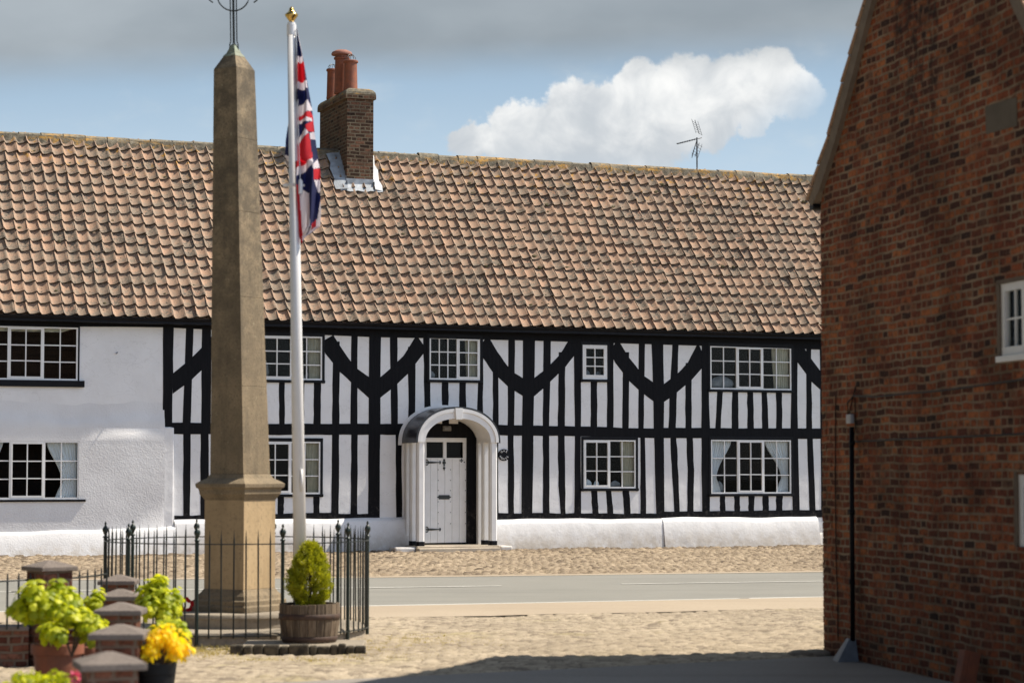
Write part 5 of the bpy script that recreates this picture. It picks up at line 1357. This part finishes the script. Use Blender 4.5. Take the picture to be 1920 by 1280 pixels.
for i in range(NU + 1):
    y_ = lerp(55, 457, i / NU); xl_, xr_ = ev(LE, y_), ev(RE, y_); row = []
    for j in range(NV + 1):
        v = j / NV; x_ = lerp(xl_, xr_, v); am = min(1, (xr_ - xl_) / 25)
        p = at(x_, y_, DFP)
        p.y += am * (.055 * math.sin(v * 2 * math.pi * 1.6 + .6 + y_ * .012) + .018 * math.sin(v * 17 + y_ * .05)) - .03
        if y_ < 310 and xl_ < 556: p.y += .16 * max(0, min(1, (560 - x_) / 10))
        row.append((b.vert(p - base_), x_, y_))
    g.append(row)
for i in range(NU):
    for j in range(NV):
        q_ = [g[i][j], g[i][j + 1], g[i + 1][j + 1], g[i + 1][j]]
        b.cur = pattern(sum(k_[1] for k_ in q_) / 4, sum(k_[2] for k_ in q_) / 4); b.face([k_[0] for k_ in q_])
b.cur = 0
b.col = None
def cloth(name, c_):
    m, n = newmat(name); n.b.inputs['Base Color'].default_value = c_; n.b.inputs['Roughness'].default_value = .7
    t = n.new('ShaderNodeBsdfTranslucent'); t.inputs['Color'].default_value = c_; mx = n.new('ShaderNodeMixShader'); mx.inputs[0].default_value = .3
    n.l.new(n.b.outputs[0], mx.inputs[1]); n.l.new(t.outputs[0], mx.inputs[2]); n.l.new(mx.outputs[0], n.out.inputs[0]); return m
b.c = [(0.5, 0.5, 0.5, 1)] * len(b.v)
b.build('cloth', [cloth('flag_navy', cols3[0]), cloth('flag_white', cols3[1]), cloth('flag_red', cols3[2])], flag, smooth=True)

# ================================================================== BARREL PLANTER
DB = 20.55
bx = (582.5 - 960) / F * DB
bar = empty('barrel_planter', (bx, DB, 0.07), R(10), 'half oak barrel planter with rusty iron hoops at the foot of the flagpole', 'planter')
Rt, Rb, Hb = 0.265, 0.238, 0.345
def br_(z): t = z / Hb; return lerp(Rb, Rt, t) + 0.016 * math.sin(math.pi * min(1, t * .9))
random.seed(6)
b = MB(); ns = 22
for k in range(ns):
    t0, t1 = 2 * math.pi * (k + .03) / ns, 2 * math.pi * (k + .97) / ns; s_c = random.uniform(.34, .66); b.col = (s_c, s_c * .98, s_c * .95, 1); hz2 = Hb + random.uniform(-.006, .006)
    G_ = []
    for q in range(7):
        z = hz2 * q / 6; r = br_(z); G_.append([b.vert((r_ * math.cos(t), r_ * math.sin(t), z)) for (r_, t) in ((r - .004, t0), (r, lerp(t0, t1, .15)), (r, lerp(t0, t1, .85)), (r - .004, t1), (r - .03, t1), (r - .03, t0))])
    for q in range(6):
        for j in range(6): b.face((G_[q][j], G_[q][(j + 1) % 6], G_[q + 1][(j + 1) % 6], G_[q + 1][j]))
    b.face(G_[-1]); b.face(G_[0][::-1])
b.col = None
b.build('staves', M['oak'], bar)
for (z0_, z1_) in ((.21, .26), (.015, .06)):
    b = MB(); b.lathe([(br_(z0_) + .002, z0_), (br_(z0_) + .006, z0_ + .002), (br_(z1_) + .006, z1_ - .002), (br_(z1_) + .002, z1_)], 48, capb=False, capt=False); b.build('hoop', M['brass_band'], bar, smooth=True)
b = MB(); b.lathe([(0.001, .30), (.12, .312), (Rt - .035, .295)], 24, capb=False, capt=False); b.f = [f_[::-1] for f_ in b.f]; b.build('soil', M['soil'], bar)

def leaf(b, c_, d, n_, L_, W_, col, curl=.3, lobed=False):
    d = d.normalized(); s_ = d.cross(n_)
    if s_.length < 1e-4: return
    s_.normalize(); nn = s_.cross(d)
    b.col = col
    if lobed:
        P = [(0, 0), (.12, .38), (.40, .52), (.55, .36), (.78, .40), (1, 0), (.78, -.40), (.55, -.36), (.40, -.52), (.12, -.38)]
        ctr = b.vert(c_ + d * L_ * .45 + nn * L_ * .06)
        ids = [b.vert(c_ + d * L_ * p[0] + s_ * W_ * p[1] - nn * L_ * curl * (p[0] ** 2 * .6 + abs(p[1]) * .25)) for p in P]
        for k in range(len(ids)): b.face((ctr, ids[k], ids[(k + 1) % len(ids)]))
    else:
        a0, a1, a2, a3 = c_, c_ + d * L_ * .45 + s_ * W_ * .5 - nn * L_ * curl * .1, c_ + d * L_ - nn * L_ * curl, c_ + d * L_ * .45 - s_ * W_ * .5 - nn * L_ * curl * .1
        b.face([b.vert(p) for p in (a0, a1, a2, a3)])
    b.col = None
def rdir(): 
    while True:
        v = Vector((random.uniform(-1, 1), random.uniform(-1, 1), random.uniform(-1, 1)))
        if .05 < v.length < 1: return v.normalized()
# dwarf conifer
con = empty('dwarf_conifer', (bx, DB, 0.37), 0, 'small golden green egg-shaped conifer growing in the barrel', 'conifer')
b = MB(); b.tube([(0, 0, -.03), (0.005, 0, .25), (0, 0, .50)], [.020, .013, .004], 8); b.build('trunk', M['bark'], con)
random.seed(9); b = MB(); HT = 0.60
def cr(h): return max(.008, 0.186 * (min(1, (h + .05) / .36) ** .65) * max(0, 1 - max(0, (h - .30) / .72) ** 2.0) ** .8)
tips = []
for k in range(560):
    h = random.random() ** .95 * .98; th = random.uniform(0, 2 * math.pi); r = cr(h) * random.uniform(.78, 1.12) * (1 + .09 * math.sin(th * 3 + h * 9)); tips.append((Vector((r * math.cos(th), r * math.sin(th), h * HT)), th, h))
for (c_, th, h) in tips:
    out = Vector((math.cos(th), math.sin(th), 0.9 + h)).normalized(); v0 = random.uniform(0.1, 1.0)
    for q in range(38):
        d = (out + rdir() * .75).normalized(); c2 = c_ - out * random.uniform(0, .05) + rdir() * .018
        cc_ = min(1, max(0, v0 * .7 + random.uniform(0, .35))); leaf(b, c2, d, rdir(), random.uniform(.020, .036), .0095, (cc_, 0, 0, 1), .15)
b.col = None
b.build('foliage', M['conifer'], con)
# stone platform below the barrel
pl = empty('setts_platform', (on_ground(560, 1228)[0], on_ground(560, 1228)[1] + .25, 0), R(2), 'low platform edged with dark mossy stone setts under the barrel', 'stone platform')
Pw = on_ground(683, 1232)[0] - on_ground(424, 1228)[0]
b = MB(); b.box(-Pw / 2 + .08, Pw / 2 - .06, -.12, .62, -.02, .072); b.build('paving', M['step_stone'], pl, bevel=.012)
M['sett'] = simple('mossy_sett', (0.11, .09, .06), (.028, .024, .018), .95, 14, 25, .01)
random.seed(12); x_ = -Pw / 2
while x_ < Pw / 2 - .05:
    ww = random.uniform(.06, .19); b = MB(); b.box(x_, x_ + ww - .006, -.22 + random.uniform(-.02, .02), -.125, -.02, (.085 + random.uniform(-.012, .012))); b.build('sett', M['sett'], pl, bevel=.014, seg=2); x_ += ww

# grass tufts
random.seed(14); b = MB()
def tuft(x_, y_, n_, hh_, sp, c0, c1):
    for k in range(n_):
        px_, py_ = x_ + random.gauss(0, sp), y_ + random.gauss(0, sp * 1.4)
        d = Vector((random.gauss(0, .5), random.gauss(0, .5), 1)).normalized(); L_ = hh_ * random.uniform(.4, 1.1); s_ = Vector((random.uniform(-1, 1), random.uniform(-1, 1), 0)).normalized() * .0028
        b.col = (random.uniform(c0, c1), 0, 0, 1); p0 = Vector((px_, py_, -.005)); p1 = p0 + d * L_ * .6; p2 = p1 + (d + Vector((random.gauss(0, .5), random.gauss(0, .5), -.2))) * L_ * .5
        b.face([b.vert(p0 - s_), b.vert(p0 + s_), b.vert(p1 + s_ * .7), b.vert(p1 - s_ * .7)]); b.face([b.vert(p1 - s_ * .7), b.vert(p1 + s_ * .7), b.vert(p2)])
for k in range(300):
    q = on_ground(random.gauss(750, 62), random.gauss(1213, 9)); tuft(q[0], q[1], 26, .034, .06, 0, 1)
for k in range(60):
    q = on_ground(random.gauss(385, 38), random.gauss(1225, 7)); tuft(q[0], q[1], 24, .05, .05, 0, 1)
for k in range(26):
    q = on_ground(random.uniform(430, 680), random.gauss(1238, 2)); tuft(q[0], q[1], 20, .04, .04, 0, 1)
o = b.build('dry_grass', M['drygrass']); props(o, 'dry yellow grass tufts growing between the cobbles', 'grass', kind='stuff')
b = MB()
for (x_, y_) in ((1488, 1228), (1520, 1224), (1540, 1224), (523, 1207), (415, 1208), (640, 1172), (205, 1044), (1535, 1228)):
    q = on_ground(x_, y_); tuft(q[0], q[1], 40, .06, .035, 0, 1)
b.col = None
o = b.build('green_weeds', M['darkleaf']); props(o, 'small green weeds growing in the cobbles and at wall feet', 'weeds', kind='stuff')
# edge stones by the brick corner
random.seed(31)
for k, (x_, y_, w2) in enumerate(((1500, 1229, .16), (1530, 1228, .2))):
    q = on_ground(x_, y_); b = MB(); bmv = []
    b.lathe([(w2 * .3, -.02), (w2 * .55, 0), (w2 * .5, .03), (w2 * .25, .05), (.01, .055)], 9); b.v = [(p[0] * random.uniform(.85, 1.15) * 1.5, p[1] * random.uniform(.85, 1.15), p[2]) for p in b.v]
    o = b.build('edge_stone', M['step_stone'], None, smooth=True); o.location = (q[0], q[1], 0)
    props(o, ['smaller rounded stone on the cobbles a little left of the brick house corner', 'larger rounded stone tucked against the foot of the brick house corner'][k], 'stone', 'rounded stones at the brick house corner')

# ================================================================== GARDEN WALL PIERS, RAILING, POTS (left foreground)
def pier(x_, y_, ht_, rz, label, wcap=.33, hb_=.25):
    o = empty('brick_pier', (x_, y_, 0), rz, label, 'pier', 'brick piers with stone caps')
    b = MB(); b.box(-hb_ / 2, hb_ / 2, -hb_ / 2, hb_ / 2, 0, ht_); b.build('shaft', M['pier_brick'], o)
    b = MB(); h_ = wcap / 2
    L_ = [[b.vert((sx * h_ * k, sy * h_ * k, z)) for sx, sy in ((-1, -1), (1, -1), (1, 1), (-1, 1))] for k, z in ((1, ht_), (1, ht_ + .035), (.12, ht_ + .085))]
    for i in range(2):
        for j in range(4): b.face((L_[i][j], L_[i][(j + 1) % 4], L_[i + 1][(j + 1) % 4], L_[i + 1][j]))
    b.face(L_[-1]); b.face(L_[0][::-1]); b.build('cap', M['cap_stone'], o, bevel=.006); return o
PR = [(205, 1252.5, 11.5, 18), (224, 1196, 13.6, 2), (226, 1151, 15.9, 2), (225, 1124, 17.75, 2), (222.5, 1094.5, 20.2, 2)]
PL = ['nearest brick pier in the row, with its stone cap lowest in the picture', 'second nearest brick pier in the row, beside the yellow flowers', 'middle brick pier of the row of five stone caps', 'fourth brick pier from the front, between the lime green plants', 'farthest brick pier of the row, nearest the circular railing']
pts_row = []
for (x_, y_, d_, rz), lab in zip(PR, PL):
    p = at(x_, y_, d_); pts_row.append(p); pier(p.x, p.y, p.z, R(rz), lab)
lw_ = empty('garden_wall', (0, 0, 0), 0, 'low brick wall running between the row of brick piers', 'wall')
b = MB()
for i in range(4):
    a, c_ = pts_row[i], pts_row[i + 1]; d = Vector((c_.x - a.x, c_.y - a.y, 0)); L_ = d.length; an = math.atan2(d.y, d.x)
    b.box(.13, L_ - .13, -.1, .1, 0, .30, Matrix.Translation((a.x, a.y, 0)) @ Matrix.Rotation(an, 4, 'Z'))
b.build('brickwork', M['pier_brick'], lw_)
b = MB()
for i in range(4):
    a, c_ = pts_row[i], pts_row[i + 1]; d = Vector((c_.x - a.x, c_.y - a.y, 0)); L_ = d.length; an = math.atan2(d.y, d.x)
    b.box(.128, L_ - .128, -.12, .12, .30, .335, Matrix.Translation((a.x, a.y, 0)) @ Matrix.Rotation(an, 4, 'Z'))
b.build('coping', M['cap_stone'], lw_, bevel=.008)
pc_ = at(93, 1069, 18.9); pier(pc_.x, pc_.y, pc_.z, R(42), 'separate brick pier at the far left, with railings on both sides of it', .34, .27)
# left boundary wall and railing
wz = at(50, 1172, 18.8).z
Lw = empty('boundary_wall', (pc_.x, pc_.y, 0), R(10), 'low shaded brick wall with stone coping at the far left', 'wall')
b = MB(); b.box(-5, -.16, -.11, .11, 0, wz - .04); b.box(.16, .62, -.11, .11, 0, wz - .04); b.build('brickwork', M['pier_brick'], Lw)
b = MB(); b.box(-5, -.158, -.14, .14, wz - .04, wz); b.box(.158, .62, -.14, .14, wz - .04, wz); b.build('coping', M['cap_stone'], Lw, bevel=.008)
ir = empty('garden_railing', (0, 0, 0), 0, 'short black iron railing on the low wall behind the lime green pot plant', 'railing')
zt2 = at(30, 1072, 18.8).z
barpx = [(-60, 18.2), (-36, 18.3), (-12, 18.45), (14, 18.6), (35, 18.7), (57, 18.8), (118, 18.95), (132, 19.05), (149, 19.2), (164, 19.35), (178, 19.5), (190, 19.7), (200, 19.85)]
rl = []
for (x_, d_) in barpx:
    q = at(x_, 1100, d_); b = MB(); b.tube([(q.x, q.y, wz - .02 if x_ < 160 else .28), (q.x, q.y, zt2 - .04), (q.x, q.y, zt2)], [.0085, .0085, .003], 6); b.build('bar', M['iron'], ir); rl.append(Vector((q.x, q.y, at(30, 1086, 18.8).z)))
b = MB(); b.tube(rl, .008, 6); b.build('rail', M['iron'], ir)

def pot(name, loc, r, h_, mat, label, cat='plant pot', sq_=False):
    o = empty(name, loc, 0, label, cat)
    b = MB(); b.lathe([(r * .68, 0), (r * .72, .01), (r * .93, h_ * .84), (r * .93, h_ * .85), (r * 1.04, h_ * .86), (r * 1.05, h_ * .99), (r * 1.0, h_), (r * .90, h_), (r * .86, h_ * .86)], 32, capt=False); b.build('pot_body', M[mat], o, angle=40)
    b = MB(); b.lathe([(.001, h_ * .9), (r * .88, h_ * .88)], 24, capb=False, capt=False); b.f = [f_[::-1] for f_ in b.f]; b.build('soil', M['soil'], o); return o
def bush(name, loc, rad, nleaf, L_, W_, mat, label, seed, lobed=True, stems=12, clumps=17, low=None, cat='plant', group=None):
    random.seed(seed); o = empty(name, loc, 0, label, cat, group); b = MB(); CL = []
    for k in range(clumps):
        d = rdir(); d.z = abs(d.z) * 1.0 - .15; e_ = random.uniform(.6, .95); CL.append((Vector((d.x * rad[0] * e_, d.y * rad[1] * e_, d.z * rad[2] * e_)), random.uniform(.16, .36)))
    for k in range(nleaf):
        c0, s0_ = random.choice(CL); d = rdir(); q = c0 + Vector((d.x * rad[0], d.y * rad[1], d.z * rad[2])) * s0_ * random.uniform(.3, 1.5)
        n_ = (d * .8 + Vector((0, 0, 1)) + rdir() * .5).normalized(); dd_ = (d + rdir() * .7 + Vector((0, 0, -.25))); dd_ = dd_ - n_ * dd_.dot(n_)
        cc_ = min(1, max(0, random.gauss(.5, .38))); k_ = random.uniform(.45, 1.25); leaf(b, q, dd_, n_, L_ * k_, W_ * k_ * random.uniform(.7, 1.1), (cc_, 0, 0, 1), .5, lobed)
    b.col = None
    b.build('leaves', M[mat], o)
    b = MB()
    for k in range(stems):
        c0, s0_ = CL[k % len(CL)]; b.tube([(0, 0, -rad[2] * 1.1), (c0.x * .4, c0.y * .4, c0.z * .3 - rad[2] * .2), tuple(c0)], [.005, .004, .002], 5)
    b.build('stems', M['bark'], o); return o
q = at(108, 1205, 15.0); pot('terracotta_pot', (q.x, 15.0, 0), .165, q.z, 'terracotta', 'large terracotta pot holding the lime green plant on the left')
q2 = at(176, 1212, 15.6); pot('terracotta_pot', (q2.x, 15.6, 0), .055 * 1.2, q2.z, 'terracotta', 'small terracotta pot close against the left side of the piers')
c_ = at(85, 1140, 15.0); bush('lime_plant', (c_.x, 15.0, c_.z), (.205, .20, .215), 900, .068, .068, 'lime', 'bushy lime green leafy plant in the large terracotta pot', 41)
c_ = at(135, 1182, 14.7); bush('lime_plant', (c_.x, 14.7, c_.z), (.20, .18, .15), 640, .062, .062, 'lime', 'lower lime green plant spilling over between terracotta pot and piers', 42)
c_ = at(300, 1140, 17.0); bush('lime_plant', (c_.x, 17.0, c_.z), (.155, .18, .25), 900, .062, .062, 'lime', 'tall lime green leafy plant just right of the pier row', 43, clumps=20)
pot('dark_pot', (c_.x, 17.0, 0), .15, .32, 'black_plastic', 'dark pot under the tall lime green plant right of the piers')
c_ = at(318, 1180, 15.8); bush('lime_plant', (c_.x, 15.8, c_.z), (.12, .14, .10), 170, .065, .065, 'lime', 'small lime green plant directly behind the yellow flowers', 46)
q = at(292, 1246, 13.6); c_ = at(296, 1218, 13.6)
pot('black_pot', (q.x, 13.6, 0), .115, q.z + .02, 'black_plastic', 'black pot holding the bright yellow flowers')
bush('yellow_flowers', (c_.x, 13.6, c_.z), (.17, .16, .15), 900, .038, .036, 'yellow', 'mass of bright yellow flowers in the black pot', 44, False, clumps=18)
c_ = at(180, 1128, 17.2); bush('lime_plant', (c_.x, 17.2, c_.z), (.06, .07, .13), 110, .065, .065, 'lime', 'narrow lime green plant squeezed against the left of the far piers', 47, clumps=5)
c_ = at(75, 1283, 12.0); bush('green_plant', (c_.x, 12.0, c_.z), (.24, .15, .085), 330, .05, .03, 'lime', 'low green leafy plant at the bottom left edge', 45, False)
pot('dark_pot', (c_.x, 12.0, 0), .17, c_.z - .02, 'black_plastic', 'dark pot at the bottom left edge under the low green plant')
c_ = at(148, 1266, 12.0); random.seed(50); fl = empty('pink_flower', (c_.x, 11.9, c_.z), 0, 'single pink flower beside the low plant at the bottom left', 'flower')
b = MB()
for k in range(40):
    d = rdir(); leaf(b, d * .012, d, rdir(), .03, .022, (.5, 0, 0, 1), .3)
b.col = None; b.build('petals', M['pink'], fl)
b = MB(); b.tube([(0, 0, 0), (-.02, 0, -.12), (-.05, 0, -.3)], .004, 5); b.build('stem', M['bark'], fl)
